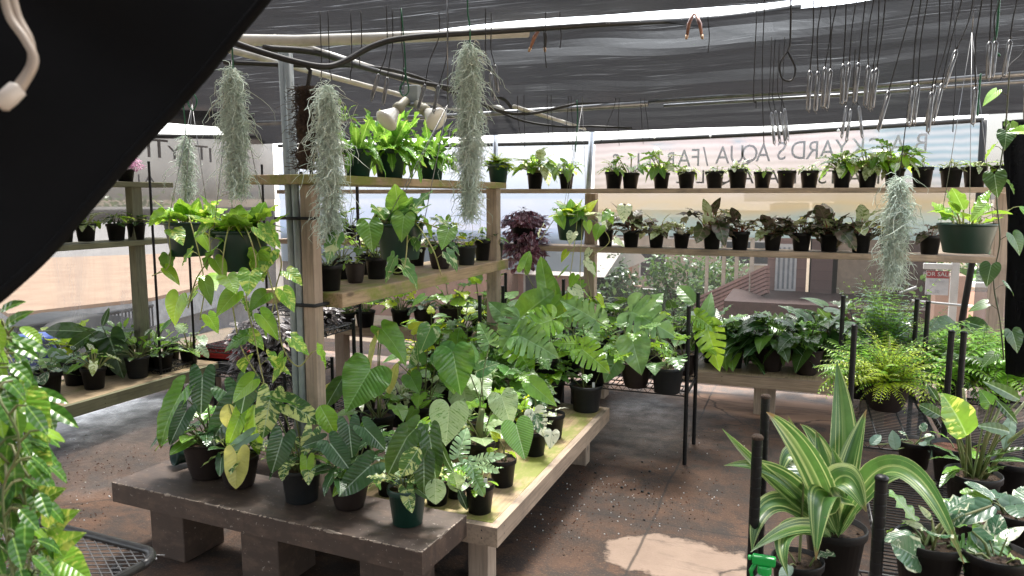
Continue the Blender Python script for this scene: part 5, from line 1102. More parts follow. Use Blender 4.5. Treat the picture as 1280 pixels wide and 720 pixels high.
potted('tall plant with thick green stalks in a black pot on the lower right rack', 1228, 650, .44, 66, 'black', 'lance', .8, .9, 9, heroes=[
    (1208, 545, 1190, 497, -.05, -.12, 0, dict(sh='oval', wf=1.35, face=.8, r=.2, curl=.6, roll=.35)), (1238, 505, 1225, 486, 0, 0, 1, dict(sh='heart', wf=1.2)), (1245, 500, 1275, 530, -.05, -.1, 2, dict(sh='lance', wf=1.2)), (1262, 540, 1230, 530, -.05, -.1, 2, dict(sh='lance', wf=1.3)),
    (1172, 500, 1160, 480, 0, 0, 2, dict(sh='lance', wf=1.5)), (1175, 520, 1150, 505, -.1, -.1, 2, dict(sh='oval', wf=1.2)), (1275, 500, 1240, 478, 0, -.05, 2, dict(sh='lance', wf=1.2)), (1265, 520, 1255, 560, 0, -.05, 3, dict(sh='lance', wf=1.4))], hmat=['pothos', 'mid', 'dark', 'silver'],
    extra=lambda b, s, c, r, rng, o: [s.tube([c+Vector((dx*.3, dy*.2, -.01)), c+Vector((dx, dy, .16)), c+Vector((dx*2.2, dy*1.5, h_))], [.008, .0075, .005], 7) for dx, dy, h_ in ((-.06, 0, .3), (-.02, .03, .32), (.03, -.01, .28), (.07, .02, .3), (.1, -.03, .3))])
potted('clay-pebble filled black pot behind the thick-stalked plant', 1206, 610, .44, 60, 'black', 'lance', .8, .5, 3, soil='pebble')
t = potted('empty black pot at the right picture edge on the lower right rack', 1275, 625, .44, 52, 'black', None, .85)
potted('leaning grey-green climber with small leaves over the wire rack', 1150, 590, .44, 42, 'black', 'silver', .85, .5, 6, heroes=[(1120, 562, 1116, 538, 0, 0, 0, dict(sh='oval', wf=1.2)), (1088, 556, 1102, 542, 0, 0, 0, dict(sh='oval', wf=1.2)), (1165, 545, 1160, 575, 0, 0, 0, dict(sh='oval', wf=1.2))], hmat=['silver'])
# striped strap plant on the foreground rack
ST = []
def straps(b, s, c, r, rng, o):
    L_ = [  # base px, control px, tip px, depth offsets, width
     ((1062, 700), (1010, 560), (958, 515), (1.85, 1.78, 1.75), 34), ((1042, 680), (960, 600), (903, 536), (1.95, 1.85, 1.75), 16), ((1030, 690), (985, 575), (905, 582), (1.95, 1.9, 1.75), 22), ((1050, 680), (1045, 560), (1083, 640), (1.97, 1.85, 1.78), 44),
     ((1035, 680), (1025, 570), (1020, 700), (1.9, 1.8, 1.7), 34), ((1060, 680), (1062, 560), (1046, 452), (2.0, 2.05, 2.1), 32), ((1065, 690), (1050, 600), (1083, 512), (2.0, 2.0, 2.05), 28), ((1050, 690), (1015, 600), (985, 520), (2.0, 2.05, 2.1), 26), ((1040, 690), (1030, 600), (1020, 538), (1.95, 1.95, 2.0), 24),
     ((1048, 690), (990, 520), (975, 600), (2.0, 2.0, 1.95), 24), ((1025, 690), (950, 590), (940, 690), (1.9, 1.85, 1.75), 28), ((1055, 700), (1100, 560), (1170, 605), (2.0, 1.95, 1.9), 22), ((1030, 705), (1005, 640), (938, 690), (1.85, 1.8, 1.7), 20),
     ((1050, 690), (1040, 560), (1000, 530), (2.0, 2.0, 2.05), 24), ((1020, 700), (960, 640), (985, 720), (1.8, 1.75, 1.7), 24), ((1058, 700), (1120, 500), (1205, 705), (1.95, 1.7, 1.5), 30), ((1045, 700), (1060, 620), (1040, 560), (1.98, 2.0, 2.0), 30)]
    for p0, pc, p1, ds, wp in L_:
        A, C, B = atd(*p0, ds[0]), atd(*pc, ds[1]), atd(*p1, ds[2]); A = c+(A-c)*.25; n = 26; V = []; UV = []; F = []
        C = C*1.1-(A+B)*.05
        pts = [A*(1-u)**2+C*2*u*(1-u)+B*u*u for u in [i/n for i in range(n+1)]]; hw = wp/CF*ds[1]*.5*1.12; ln = sum((pts[i+1]-pts[i]).length for i in range(n))
        for i, p in enumerate(pts):
            u = i/n; T_ = (pts[min(i+1, n)]-pts[max(i-1, 0)]).normalized(); tc = (CAM-p).normalized(); S_ = T_.cross(tc+Vector((0, 0, .3))).normalized(); Nn = S_.cross(T_).normalized()
            w_ = hw*max(.03, (min(1, (u/.32)**.8) if u < .32 else 1-((u-.32)/.68)**2.2))*(1 if u > .06 else .5)
            for k in range(7):
                f = (k-3)/3; V.append(p+S_*w_*f+Nn*(abs(f)*w_*.45+math.sin(u*9+wp)*w_*.05)); UV.append((f*.075, u))
        for i in range(n):
            for k in range(6): a = i*7+k; F.append((a, a+1, a+8, a+7))
        b.add([tuple(v) for v in V], F, o, UV, rng.random())
potted('bold plant with long arching yellow-striped leaves in a black pot, foreground right', 1042, 742, .56, 76, 'black', None, .85, extra=straps, hmat=['strap'], pos=atz(1042, 728, .565)+Vector((.0, .05, 0)), dia=.165, cat='potted plant')
potted('second black pot with short striped leaves left of the big striped plant', 1012, 735, .56, 60, 'black', 'silver', .9, .6, 3, pos=atz(1010, 742, .565)+Vector((-.03, -.05, 0)), dia=.13, heroes=[(1005, 600, 985, 566, 0, .05, 0, dict(sh='oval', wf=1.6))], hmat=['variola'])
# spray bottle trigger
t = thing('spray_bottle', 'spray bottle with bright green trigger head beside the foreground post', 'spray bottle', atd(957, 760, 1.72))
q = atd(956, 702, 1.72); GM = simple('bright_green_plastic', (.01, .35, .06), .3, (.01, .3, .05), 5, bst=0)
b = MB(); b.lathe([(0, -.22), (.032, -.22), (.034, -.1), (.03, -.06), (.014, -.03), (.013, -.015), (0, -.015)], 20, 0, q); b.obj('bottle', simple('milky_plastic', (.5, .52, .5), .3, bst=0), t)
b = MB(); b.lathe([(0, -.03), (.016, -.03), (.016, -.008), (0, -.008)], 16, 0, q)
b.box(q.x-.028, q.y-.009, q.z-.008, q.x+.024, q.y+.009, q.z+.014); b.box(q.x-.038, q.y-.006, q.z-.001, q.x-.028, q.y+.006, q.z+.01)
b.obj('spray_head', GM, t, False, .004)
b = MB(); b.tube([q+Vector((-.02, 0, -.008)), q+Vector((-.03, 0, -.028)), q+Vector((-.026, 0, -.045))], [.005, .005, .004], 6); b.obj('trigger', GM, t)
# lower right corner pots (near rack)
zc = pc.z-.418
potted('cream-edged fleshy-leaved plant in a black pot at the lower right', 1165, 735, zc, 78, 'black', 'variola', .8, .75, 7, pos=atd(1158, 735, 1.62), dia=.145, heroes=[
    (1200, 640, 1186, 655, 0, -.02, 0, dict(sh='round')), (1240, 632, 1187, 650, .0, .0, 2, dict(sh='round', wf=.75, curl=.1, face=.6)), (1238, 682, 1250, 642, 0, .0, 0, dict(sh='round', wf=.8)), (1155, 660, 1130, 650, 0, 0, 1, dict(sh='lance', wf=1.3)), (1165, 650, 1150, 632, 0, 0, 1, dict(sh='lance', wf=1.4)), (1150, 700, 1128, 682, -.05, -.1, 0, dict(sh='round')), (1175, 655, 1200, 662, 0, 0, 1, dict(sh='lance', wf=1.6))], hmat=['variola', 'cream', 'edged'])
potted('plant with pale pinnate fingered leaves at the bottom right corner', 1240, 745, zc, 70, 'black', 'white', .8, .4, 4, pos=atd(1240, 748, 1.55), dia=.13, heroes=[(1200, 688, 1282, 676, 0, .0, 0, dict(sh='skel', wf=.75)), (1215, 720, 1290, 704, .0, .0, 0, dict(sh='skel', wf=.75)), (1215, 664, 1250, 690, .0, 0, 1, dict(sh='round', wf=.7))], hmat=['lacy', 'edged'])
potted('dark mottled fleshy-leaved plant in a black pot at the right picture edge', 1272, 690, .44, 56, 'black', 'variola', .85, .8, 7, pos=atd(1268, 690, 1.95), dia=.13, heroes=[(1270, 680, 1262, 620, 0, 0, 0, dict(sh='round', wf=1.1)), (1285, 690, 1278, 636, -.05, 0, 0, dict(sh='round', wf=1.1))], hmat=['silver'])
potted('low leafy plant in a black pot between the thick-stalked plant and the right edge', 1210, 690, .44, 56, 'black', 'variola', .85, .8, 9, pos=atd(1222, 700, 2.15), dia=.14)

# ================================================================ LEFT BENCH
LBP = [(52, 498, 36, 'silver', 'pale leafy plant in a black pot', .8), (89, 483, 34, 'silver', 'silvery leaved plant in a black pot', .8), (112, 488, 30, 'syng', 'plant with a few long stalks in a small black pot', .9), (132, 470, 30, 'philo', 'long-leaved plant in a black pot', .95),
       (167, 474, 30, 'zz', 'plant with a big drooping leaf in a dark pot', .8), (185, 464, 24, 'zz', 'upright small-leaved plant in a black pot', 1.1), (200, 466, 25, 'lance', 'lance-leaved plant in a small black pot', .7), (211, 452, 22, 'lance', 'narrow-leaved plant in a tiny black pot', .7), (233, 456, 24, 'skel', 'twiggy pale plant in a small black pot', 1.0), (75, 470, 30, 'heart', 'leafy plant in a black pot', .8), (150, 458, 28, 'zz', 'dense small-leaved plant in a black pot', 1.1), (20, 505, 34, 'silver', 'pale plant in a black pot', .8)]
NB = {0: 'front left on the left bench', 1: 'tagged, front row of the left bench', 2: 'front edge of left bench', 3: 'just behind the front row, left bench', 4: 'middle of the left bench', 5: 'centre right of the left bench', 6: 'edge of the left bench', 7: 'behind the edge row, left bench', 8: 'far end of the left bench', 9: 'back row, left bench', 10: 'back row middle, left bench', 11: 'left bench, behind the foreground vine'}
for i, (px, py, w_, sp, lb, sc) in enumerate(LBP):
    hs = []
    if i == 4: hs = [(138, 425, 155, 472, 0, -.05, 0, dict(sh='arrow', wf=1.3))]
    if i == 3: hs = [(108, 415, 50, 410, 0, -.1, 1, dict(sh='oval', wf=.9)), (118, 415, 78, 440, 0, -.1, 1, dict(sh='oval', wf=.9)), (128, 408, 136, 384, 0, 0, 1, dict(sh='lance', wf=1.2)), (120, 425, 118, 452, 0, -.05, 2, dict(sh='heart', wf=1.2))]
    if i == 1: hs = [(62, 448, 97, 465, 0, -.05, 3, dict(sh='heart', wf=.9))]
    potted(lb+', '+NB[i], px, py, .302, w_, 'grey' if i == 4 else 'black', sp, .9, sc*1.3, heroes=hs, hmat=['dark', 'dark', 'mid', 'mons'], tagp=i in (1,))
for i, px in enumerate((80, 108, 146, 171)):
    potted('bronze-green leaved plant in a black pot, %s of four on the lower left wall shelf' % ORD[i], px, 303-i*1.2, zl2, 25, 'black', 'syngpale' if i < 2 else 'burle', .9, 1.2 if i < 2 else .6, 14, pos=atx(px, 303-i*1.2, XL+.03)*1.0, dia=.135)
t = potted('pink cushion plant in a black pot on the upper left wall shelf', 152, 224, zl1, 26, 'black', None, .7, pos=Vector((XL+.0, atx(157, 224, XL).y, zl1)), dia=.13,
    extra=lambda b, s, c, r, rng, o: [leaf(b, c+Vector((rng.gauss(0, 1), rng.gauss(0, 1), abs(rng.gauss(0, .8)))).normalized()*.125*rng.uniform(.6, 1.05)+Vector((0, 0, .01)), Vector((rng.gauss(0, 1), rng.gauss(0, 1), rng.gauss(.3, .7))), Vector((0, 0, 1)), .03, 'minilance', o, 1.5, .4, .2, 0, None, rng) for _ in range(650)], hmat=['pink'])

# ================================================================ MIDDLE RACK
def onrack(px, d_, z): 
    p = atd(px, 300, d_); p.z = z; return p
def onx(px, x, z): p = atx(px, 300, x); p.z = z; return p
for i, (px, x, dia_, k, sp, lb, sc) in enumerate((
    (410, -2.02, .125, 'black', 'silver', 'black pot with trailing round leaves at the near end of the mossy shelf', .7), (443, -2.08, .105, 'brown', 'syng', 'ribbed brown pot second from the near end of the mossy shelf', .5),
    (470, -2.08, .12, 'black', 'heart', 'black pot with upright leaves behind the big hanging green basket', .9), (500, -2.08, .12, 'black', 'heart', 'black pot under the big hanging green basket', .8),
    (550, -2.02, .15, 'brown', 'brasil', 'dark brown pot right of the hanging basket on the mossy shelf', .7), (583, -1.98, .125, 'grey', 'heart', 'plain grey pot with a small plant on the mossy shelf', .5),
    (603, -2.02, .12, 'black', 'philo', 'tall black pot between the grey pot and the far rack post', .45), (619, -1.965, .12, 'grey', 'philo', 'charcoal pot in front of the far rack post', .45))):
    potted(lb, 0, 0, 0, 0, k, sp, 1.15 if i == 6 else .95, sc, 8, pos=onx(px, x, ZR2), dia=dia_)
for i, (px, x, sp, lb) in enumerate(((425, -2.25, 'zz', 'small-leaved plant in a black pot in the rear row of the mossy shelf, near end'), (458, -2.25, 'heart', 'heart-leaved plant in a black pot in the rear row of the mossy shelf'), (520, -2.25, 'tri', 'lance-leaved plant in a black pot in the rear row behind the hanging basket'), (565, -2.22, 'zz', 'bushy plant in a black pot in the rear row, far end of the mossy shelf'))):
    potted(lb, 0, 0, 0, 0, 'black', sp, .95, .7, 14, pos=onx(px, x, ZR2), dia=.12)
def crest(n, Lr, el=(.35, 1.5)):
    def f(b, s, c, r, rng, o):
        for i in range(n):
            az = i*2.4+rng.uniform(-.3, .3); e = el[1]-(el[1]-el[0])*(i/n)**.7; h = Vector((math.cos(az), math.sin(az), 0)); d = h*math.cos(e)+Vector((0, 0, math.sin(e)))
            leaf(b, c+h*r*.3, d, Vector((0, 0, 1))-h*.6, rng.uniform(*Lr), 'crest', o, rng.uniform(.9, 1.3), rng.uniform(.3, 1.9) if i > n*.3 else .3, .35, .3, None, rng)
    return f
for i, (px, dia_, n, Lr, lb) in enumerate(((449, .15, 30, (.13, .2), 'crested green fern in a dark green pot nearest the moss, on the upper rack shelf'), (489, .17, 60, (.17, .27), 'biggest crested green fern with tall bright fronds on the upper rack shelf'), (540, .16, 46, (.13, .24), 'drooping crested fern in a dark green pot before the right flood lamp'))):
    potted(lb, 0, 0, 0, 0, 'green', None, .85, pos=onx(px, -1.98, ZR1), dia=dia_, extra=crest(n, Lr, (-.1, 1.5)), hmat=['crest'])
potted('bright small-leaved fern in a green pot at the far end of the upper rack', 0, 0, 0, 0, 'green', None, .85, pos=onx(623, -1.98, ZR1), dia=.15, extra=ff(60, (.06, .13), [0, 1], el=(.2, 1.5), w=.35, pin='mini'), hmat=['lime', 'fresh'])

# ================================================================ BACK WALL SHELVES
row1 = [768, 789, 825, 858.5, 893, 921.5, 953, 983, 1010, 1051, 1085, 1118, 1152, 1186, 1218, 1251]
looks = ['light green arrow-leaved plant', 'tall thin-stemmed plant', 'tall bright green arrow-leaved plant', 'pale plant with one hanging leaf', 'low pale-leaved plant', 'low white-variegated plant', 'flat leaves on thin stalks', 'very low seedling', 'small plant with cream leaves',
         'bushy green plant spilling over', 'bushy plant with a drooping leaf', 'bushy plant with lime top', 'sparse dark little plant', 'low cream-leaved plant', 'small plant with lime shoots', 'plant with a curling stem']
par = [(.8, 10), (1.0, 6), (1.15, 15), (.7, 10), (.6, 12), (.7, 16), (.75, 6), (.4, 8), (.7, 9), (1.0, 26), (1.05, 24), (1.15, 26), (.6, 7), (.6, 12), (.65, 10), (.6, 5)]
for i, px in enumerate(row1):
    p = aty(px, 236, YS+.1); p.z = ZS1
    potted('%s, %s pot right of the thin pole, upper back shelf' % (looks[i], ORD[i]), 0, 0, 0, 0, 'black', 'syng' if i in (0, 1, 2, 9, 10, 11) else 'syngpale', .92, par[i][0]*1.2, int(par[i][1]*1.5), Lk=1.25, pos=p, dia=.14, group='small black pots on the back wall shelves')
for px, lb, sc, n, k in ((709, 'bright arrow-leaved plant in a black pot just left of the thin pole', .9, 16, 'black'), (669, 'tall bright arrow-leaved plant in a black pot beside the moss and far rack post', 1.2, 26, 'black')):
    p = aty(px, 236, YS+.1); p.z = ZS1; potted(lb, 0, 0, 0, 0, k, 'syng', .95, sc*1.1, int(n*1.2), Lk=1.4, pos=p, dia=.13, group='small black pots on the back wall shelves')
row2 = [(757, 'syngdark'), (789, 'syngdark'), (819, 'syngdark'), (852, 'syngpink'), (888, 'syngdark'), (926, 'syngdark'), (964, 'syngdark'), (1000, 'syngdark'), (1036, 'syngdark'), (1074, 'syngdark'), (1112, 'syngdark'), (1163, 'syngdark')]
l2 = ['blackish plant behind the trailing vine', 'dark silvery-leaved plant', 'grey-green plant with one pale leaf', 'plant with a pinkish leaf on top', 'tall dark-winged plant', 'pale plant with orange dying leaf', 'dark plant, light green lower leaves', 'blackish plant with pointed tip', 'tallest dark plant, upright black leaf', 'bronze-green plant', 'bronze plant behind the hanging moss', 'thin plant beside the green basket']
for i, (px, sp) in enumerate(row2):
    p = aty(px, 316, YS+.1); p.z = ZS2
    potted('%s, %s small black pot on the lower back shelf' % (l2[i], ORD[i]), 0, 0, 0, 0, 'black', sp, .95, [.9, 1.0, .95, .9, 1.15, .9, .9, 1.0, 1.2, .9, .9, .7][i], [10, 16, 16, 13, 16, 16, 16, 17, 18, 16, 14, 8][i], pos=p, dia=.134, Lk=1.6, group='small black pots on the back wall shelves')
for i, (px, sp, lb) in enumerate(((395, 'zz', 'small cream-edged plant in a black pot on the back shelf beside the near rack post'), (421, 'heart', 'small leafy plant in a black pot on the back shelf behind the moss'), (437, 'heart', 'leafy plant in a black pot on the back shelf, seen over the mossy shelf'), (560, 'heart', 'leafy plant in a black pot on the back shelf behind the second moss'))):
    p = aty(px, 300, YS+.1); p.z = ZS2; potted(lb, 0, 0, 0, 0, 'black', sp, .9, .8, 12, pos=p, dia=.125, group='small black pots on the back wall shelves')

def tuft(n, R, drop, L_, o1=0):
    def f(b, s, c, r, rng, o):
        for _ in range(n):
            v = Vector((rng.gauss(0, 1), rng.gauss(0, 1), rng.gauss(.15, .75))).normalized(); k = rng.uniform(.55, 1.0)
            p = c+Vector((v.x*R*k, v.y*R*k, v.z*R*.75*k-(drop*rng.random() if v.z < .2 else 0)))
            d = Vector((v.x, v.y, -.2+rng.uniform(-.7, .5)))+Vector((rng.uniform(-.6, .6), rng.uniform(-.6, .6), 0))
            leaf(b, p, d, Vector((v.x*.4, v.y*.4, 1)), rng.uniform(*L_), 'minilance' if _ % 3 else 'mini', o, 2.2, rng.uniform(.2, .9), .2, 0, None, rng)
    return f
p = aty(655, 300, YS+.05); p.z = ZS2
potted('big burgundy striped trailing plant on the lower back shelf by the far rack post', 0, 0, 0, 0, 'black', None, .8, pos=p, dia=.22, extra=tuft(1000, .19, .26, (.045, .08)), hmat=['purple'])
# left back: silver striped plant over the wire rack, trays
q = atd(333, 430, 4.4); potted('silver striped trailing plant spilling over a wire table left of the rack post', 0, 0, 0, 0, 'black', None, .8, pos=Vector((q.x, q.y, .62)), dia=.2, extra=tuft(900, .2, .22, (.045, .075)), hmat=['zebra'])
wire_rack('wire table carrying the silver striped plant left of the rack post', q.x-.22, q.x+.28, q.y-.2, q.y+.25, [.6, .32], .62, r=.01)
q = atd(405, 408, 4.75); potted('small silver and burgundy striped plant just right of the near rack post', 0, 0, 0, 0, 'black', None, .7, pos=Vector((q.x, q.y, .8)), dia=.12, extra=tuft(220, .11, .06, (.035, .06)), hmat=['zebra'])
p = atz(300, 440, .33); b = MB(); b.box(p.x-.25, p.y-.2, .31, p.x+.25, p.y+.2, .33); 
for k in range(4):
    x0, y0, x1, y1 = ((p.x-.25, p.y-.2, p.x+.25, p.y-.185), (p.x-.25, p.y+.185, p.x+.25, p.y+.2), (p.x-.25, p.y-.184, p.x-.235, p.y+.184), (p.x+.235, p.y-.184, p.x+.25, p.y+.184))[k]; b.box(x0, y0, .331, x1, y1, .39)
tag(b.obj('red_tray', M['red'], None, False, .003, loc=p), 'red plastic tray on the floor rack at the end of the left bench', 'tray')
bench('low_stand', 'low stand under the red tray beyond the left bench', p.x-.3, p.y-.25, p.x+.3, p.y+.25, .30, M['dblack'], M['dblack'], [(p.x-.25, p.y-.2), (p.x+.25, p.y-.2), (p.x-.25, p.y+.2), (p.x+.25, p.y+.2)], lw=.03)
# bench behind the middle rack
for i, (px, py, w_, k, sp, lb, sc) in enumerate(((430, 412, 26, 'black', 'zz', 'white-stemmed leafy plant in a black pot on the greyish rear bench, left end', 1.1), (455, 410, 26, 'black', 'heart', 'leafy plant in a black pot second on the greyish rear bench', .9), (500, 408, 26, 'black', 'heart', 'bushy leafy plant on the greyish rear bench behind the velvet leaves', 1.0), (530, 410, 30, 'brown', 'silver', 'round-leaved plant in a brown pot on the greyish rear bench', 1.0), (565, 414, 36, 'brown', 'heart', 'leafy plant in a wide brown bowl on the greyish rear bench', 1.1), (600, 410, 28, 'black', 'heart', 'tall leafy plant on the greyish rear bench beside the far rack post', 1.3))):
    potted(lb, px, py, .562, w_, k, sp, .8, sc, 16)
for i, (px, py, sp, sc) in enumerate(((575, 440, 'heart', 1.1), (620, 450, 'mons', 1.0), (540, 450, 'heart', .9), (720, 440, 'philodark', 1.2), (790, 440, 'mons', 1.0), (760, 430, 'heart', 1.1), (845, 440, 'philodark', 1.0))):
    potted(['heart-leaved plant in a black pot low behind the velvet-leaved climber', 'split-leaf plant in a black pot low behind the far rack post', 'leafy plant in a black pot on the floor behind the wooden bench', 'dark plant in a black pot beyond the monsteras', 'monstera in a black pot at the back bench, left end', 'heart-leaved plant in a black pot beyond the monsteras under the trailing basket', 'dark plant in a black pot at the back bench next to the rack posts'][i], px, py, .30, 34, 'black', sp, .85, sc, 16, pos=atd(px, py, 5.35 if i < 3 else 5.9), dia=.19)
    
# ================================================================ HANGING BASKETS
def basket(label, px, ytop, ybot, wpx, d_, kind, L_, n, mats, vines, hookpx, sp_el=(32, 88), shape='heart', wf=1, curl=.5, P_=(.03, .075), cordm='cord', seed=1, seg=0):
    rng = random.Random(seed); c = atd(px, (ytop+ybot)/2, d_); r = wpx*d_/CF/2; zt, zb = atd(px, ytop, d_).z, atd(px, ybot, d_).z; c.z = zb
    t = thing('hanging_basket', label, 'hanging basket', c, 'hanging baskets'); h = zt-zb
    top = pot(t, c, r, h, 'basket'); b, s = MB(), MB(); C = Vector((c.x, c.y, top))
    SP['_b'] = dict(sh=shape, m=mats, L=L_, P=P_, n=n, el=sp_el, dr=(.0, .65), wf=wf, st='stem', fold=.15, curl=curl)
    rosette(b, s, C, '_b', rng, 1, n, spread=.9, rad=r*.75)
    for v in vines:
        q1 = atd(*v[0])-C; q1.z = 0; q1 = C+q1.normalized()*r*1.02+Vector((0, 0, h*.2)); pts = [C+Vector((0, 0, .01)), q1]+[atd(*q) for q in v[1:]]; vine(b, s, pts, rng, shape, list(range(len(mats))), L_, .085, wf)
    b.obj('foliage', [G[m] for m in mats], t); s.obj('vine', M['stempale'], t)
    hk = atd(*hookpx); b = MB()
    for a in (0.4, 2.5, 4.6): b.tube([(c.x+r*.97*math.cos(a), c.y+r*.97*math.sin(a), zt), hk], .0016, 4)
    b.tube([hk, Vector((hk.x, hk.y, 2.44))], .002, 4); b.obj('hanger', M['wire'], t); return t
basket('large dark green basket of golden pothos hanging left of the rack post', 299, 287, 338, 76, 3.05, 'b', (.085, .125), 26, ['pothos', 'mid', 'fresh', 'pothos'],
  [[(270, 290, 2.95), (262, 320, 2.9), (245, 350, 2.9), (235, 385, 2.95)], [(312, 290, 2.88), (320, 330, 2.85), (308, 372, 2.85), (318, 420, 2.85), (330, 480, 2.86)], [(320, 300, 2.9), (350, 320, 2.95), (345, 360, 3.0), (340, 390, 3.0)],
   [(285, 290, 2.9), (278, 340, 2.86), (290, 380, 2.86), (300, 430, 2.9), (322, 470, 2.9)], [(330, 300, 2.9), (345, 380, 2.9), (352, 430, 2.9), (372, 458, 2.88), (390, 440, 2.86)]], (290, 75, 3.0), seed=5)
basket('second green basket of golden pothos behind and left of the large one', 235, 277, 320, 56, 3.6, 'b', (.085, .125), 18, ['pothos', 'fresh', 'mid'],
  [[(215, 290, 3.5), (212, 330, 3.5), (190, 345, 3.5)], [(240, 290, 3.45), (255, 350, 3.45), (250, 400, 3.45)]], (240, 130, 3.6), seed=8)
basket('green basket of pale-centred heart leaves hanging before the middle rack', 500, 279, 324, 62, 2.9, 'b', (.075, .12), 16, ['brasil', 'brasil', 'mid', 'brasil'],
  [[(520, 285, 2.8), (540, 310, 2.75), (552, 345, 2.75)], [(470, 290, 2.8), (452, 290, 2.8), (430, 305, 2.8)], [(530, 285, 2.8), (560, 290, 2.8), (575, 300, 2.8)], [(520, 300, 2.72), (505, 335, 2.72), (485, 340, 2.72)]], (560, 130, 2.9), seed=3)
basket('square-sided green basket of trailing heart vine beside the thin pole', 714, 271, 300, 40, 5.0, 'b', (.08, .12), 34, ['fresh', 'cream', 'mid', 'lime'],
  [[(745, 275, 4.9), (762, 300, 4.9), (735, 330, 4.9), (742, 390, 4.9)], [(690, 275, 4.9), (675, 300, 4.9)], [(735, 280, 4.85), (725, 340, 4.85), (728, 400, 4.9)], [(750, 285, 4.85), (770, 270, 4.8), (782, 262, 4.8), (775, 255, 4.8)], [(725, 285, 4.85), (712, 350, 4.85), (705, 390, 4.9)]], (728, 130, 5.0), seed=4)
basket('dark green basket of light green pointed leaves hanging at the far right', 1208, 279, 316, 68, 3.2, 'b', (.09, .14), 16, ['fresh', 'fresh', 'mid'],
  [[(1240, 280, 3.2), (1262, 262, 3.2)]], (1215, 40, 3.2), shape='oval', wf=.9, seed=6)

# heart-leaf vine at the right edge
t = thing('trailing_vine', 'single trailing heart-leaf vine hanging in front of the pale right post', 'vine', atd(1250, 120, 2.8)); b, s = MB(), MB(); rng = random.Random(2)
vine(b, s, [atd(*q) for q in ((1262, 90, 2.8), (1256, 170, 2.8), (1246, 240, 2.8), (1250, 300, 2.8), (1242, 350, 2.8), (1250, 400, 2.8), (1255, 450, 2.82))], rng, 'heart', [0, 0, 1], (.06, .085), .09, .95)
for h_ in ((1243, 218, 1247, 246), (1258, 165, 1256, 185)): hero(b, s, *h_, 2.75, 2.72, 'heart', 0, None, 1.1, .95, rng=rng)
hero(b, s, 1290, 165, 1262, 160, 2.6, 2.6, 'heart', 2, None, 1.0, .5, rng=rng)
b.obj('foliage', [G['dark'], G['mid'], G['fresh']], t); s.obj('stem', M['stemdark'], t)

# ================================================================ SPANISH MOSS
def moss(label, px, y0, y1, wpx, d_, n, seed, cord=True, top=None, group='hanging grey moss clumps'):
    rng = random.Random(seed); c = atd(px, y0, d_); zb = atd(px, y1, d_).z; R = wpx*d_/CF/2*.47; H = c.z-zb
    t = thing('hanging_moss', label, 'hanging moss', Vector((c.x, c.y, zb)), group); b = MB()
    tails = int(n*.025)
    for i in range(int(n*.62)):
        a = rng.uniform(0, 6.28); u = rng.random()**1.1; z = c.z-H*u*.86
        wdt = R*(.3+.7*min(1, u*3.2))*(1 if u < .6 else 1-.6*(u-.6)/.4)*(1+.22*math.sin(u*13+seed*2)); rr_ = wdt*rng.uniform(.1, 1)**.6
        p = Vector((c.x+rr_*math.cos(a), c.y+rr_*math.sin(a), z)); ln = rng.uniform(.04, .10) if i > tails else rng.uniform(.14, .26); pts = [p]; v = Vector((math.cos(a)*rng.uniform(-.5, 1), math.sin(a)*rng.uniform(-.5, 1), rng.uniform(-1.0, .5))); k = 7
        for j in range(k):
            v = v+Vector((rng.gauss(0, .75), rng.gauss(0, .75), rng.gauss(-.34 if i > tails else -.7, .45))); v.normalize(); pts.append(pts[-1]+v*ln/k)
        if pts[-1].z < zb: continue
        b.tube(pts, [.00115]*k+[.0004], 3, 0, False, rng.random())
    b.obj('strands', G['moss'], t)
    if cord:
        b = MB(); b.tube(smooth3([Vector((c.x, c.y, c.z-.1)), Vector((c.x+.006, c.y, c.z+.05)), Vector((c.x-.004, c.y, (c.z+2.44)/2)), Vector((c.x, c.y, 2.44))], 5), .003, 5); b.obj('cord', M['greencord'], t)
    return t
moss('broad hanging moss clump tied with green cord left of the rack post', 290, 85, 262, 48, 2.9, 3300, 1)
moss('small pale moss clump hanging further back on the left', 231, 170, 262, 27, 3.9, 1000, 2)
moss('long moss clump hanging in front of the far end of the middle rack', 586, 55, 300, 50, 2.9, 4600, 3)
moss('moss clump spilling from the bark block beside the near rack post', 408, 106, 325, 50, 2.75, 4000, 4, False)
moss('moss column hanging at the right in front of the lower back shelf', 1124, 222, 372, 48, 3.3, 3300, 5, False)
q = atd(1124, 222, 3.3); pipe('hanging_string', 'thin dark string holding the right hand moss column', [q, atd(1133, 150, 3.3), Vector((q.x+.04, q.y, 2.44))], .0022, 'cord', 'string')
# bark block mount
t = thing('bark_mount', 'dark fibrous bark block strapped beside the near rack post', 'plant mount', atd(384, 212, 2.85)); b = MB(); rng = random.Random(8); q0 = atd(383, 112, 2.85); q1 = atd(383, 211, 2.85)
b.tube([q0.lerp(q1, i/12)+Vector((rng.uniform(-.004, .004), 0, 0)) for i in range(13)], [.035+rng.uniform(-.008, .008) for i in range(13)], 10); b.obj('bark_block', M['bark'], t)
b = MB()
for i in range(700):
    a = rng.uniform(0, 6.28); p = q0.lerp(q1, rng.random()**1.6)+Vector((math.cos(a), math.sin(a), 0))*.036; pts = [p]
    for j in range(3): pts.append(pts[-1]+Vector((math.cos(a)*.3+rng.gauss(0, .7), math.sin(a)*.3+rng.gauss(0, .7), rng.gauss(-.2, .6)))*.014)
    b.tube(pts, .0011, 3, 0, False)
b.obj('fibres', M['bark'], t)
b = MB(); rosette(b, b, atd(428, 150, 2.9), 'zz', random.Random(3), .35, 12); b.obj('sprig', [G['fresh'], G['mid'], G['fresh']], t)
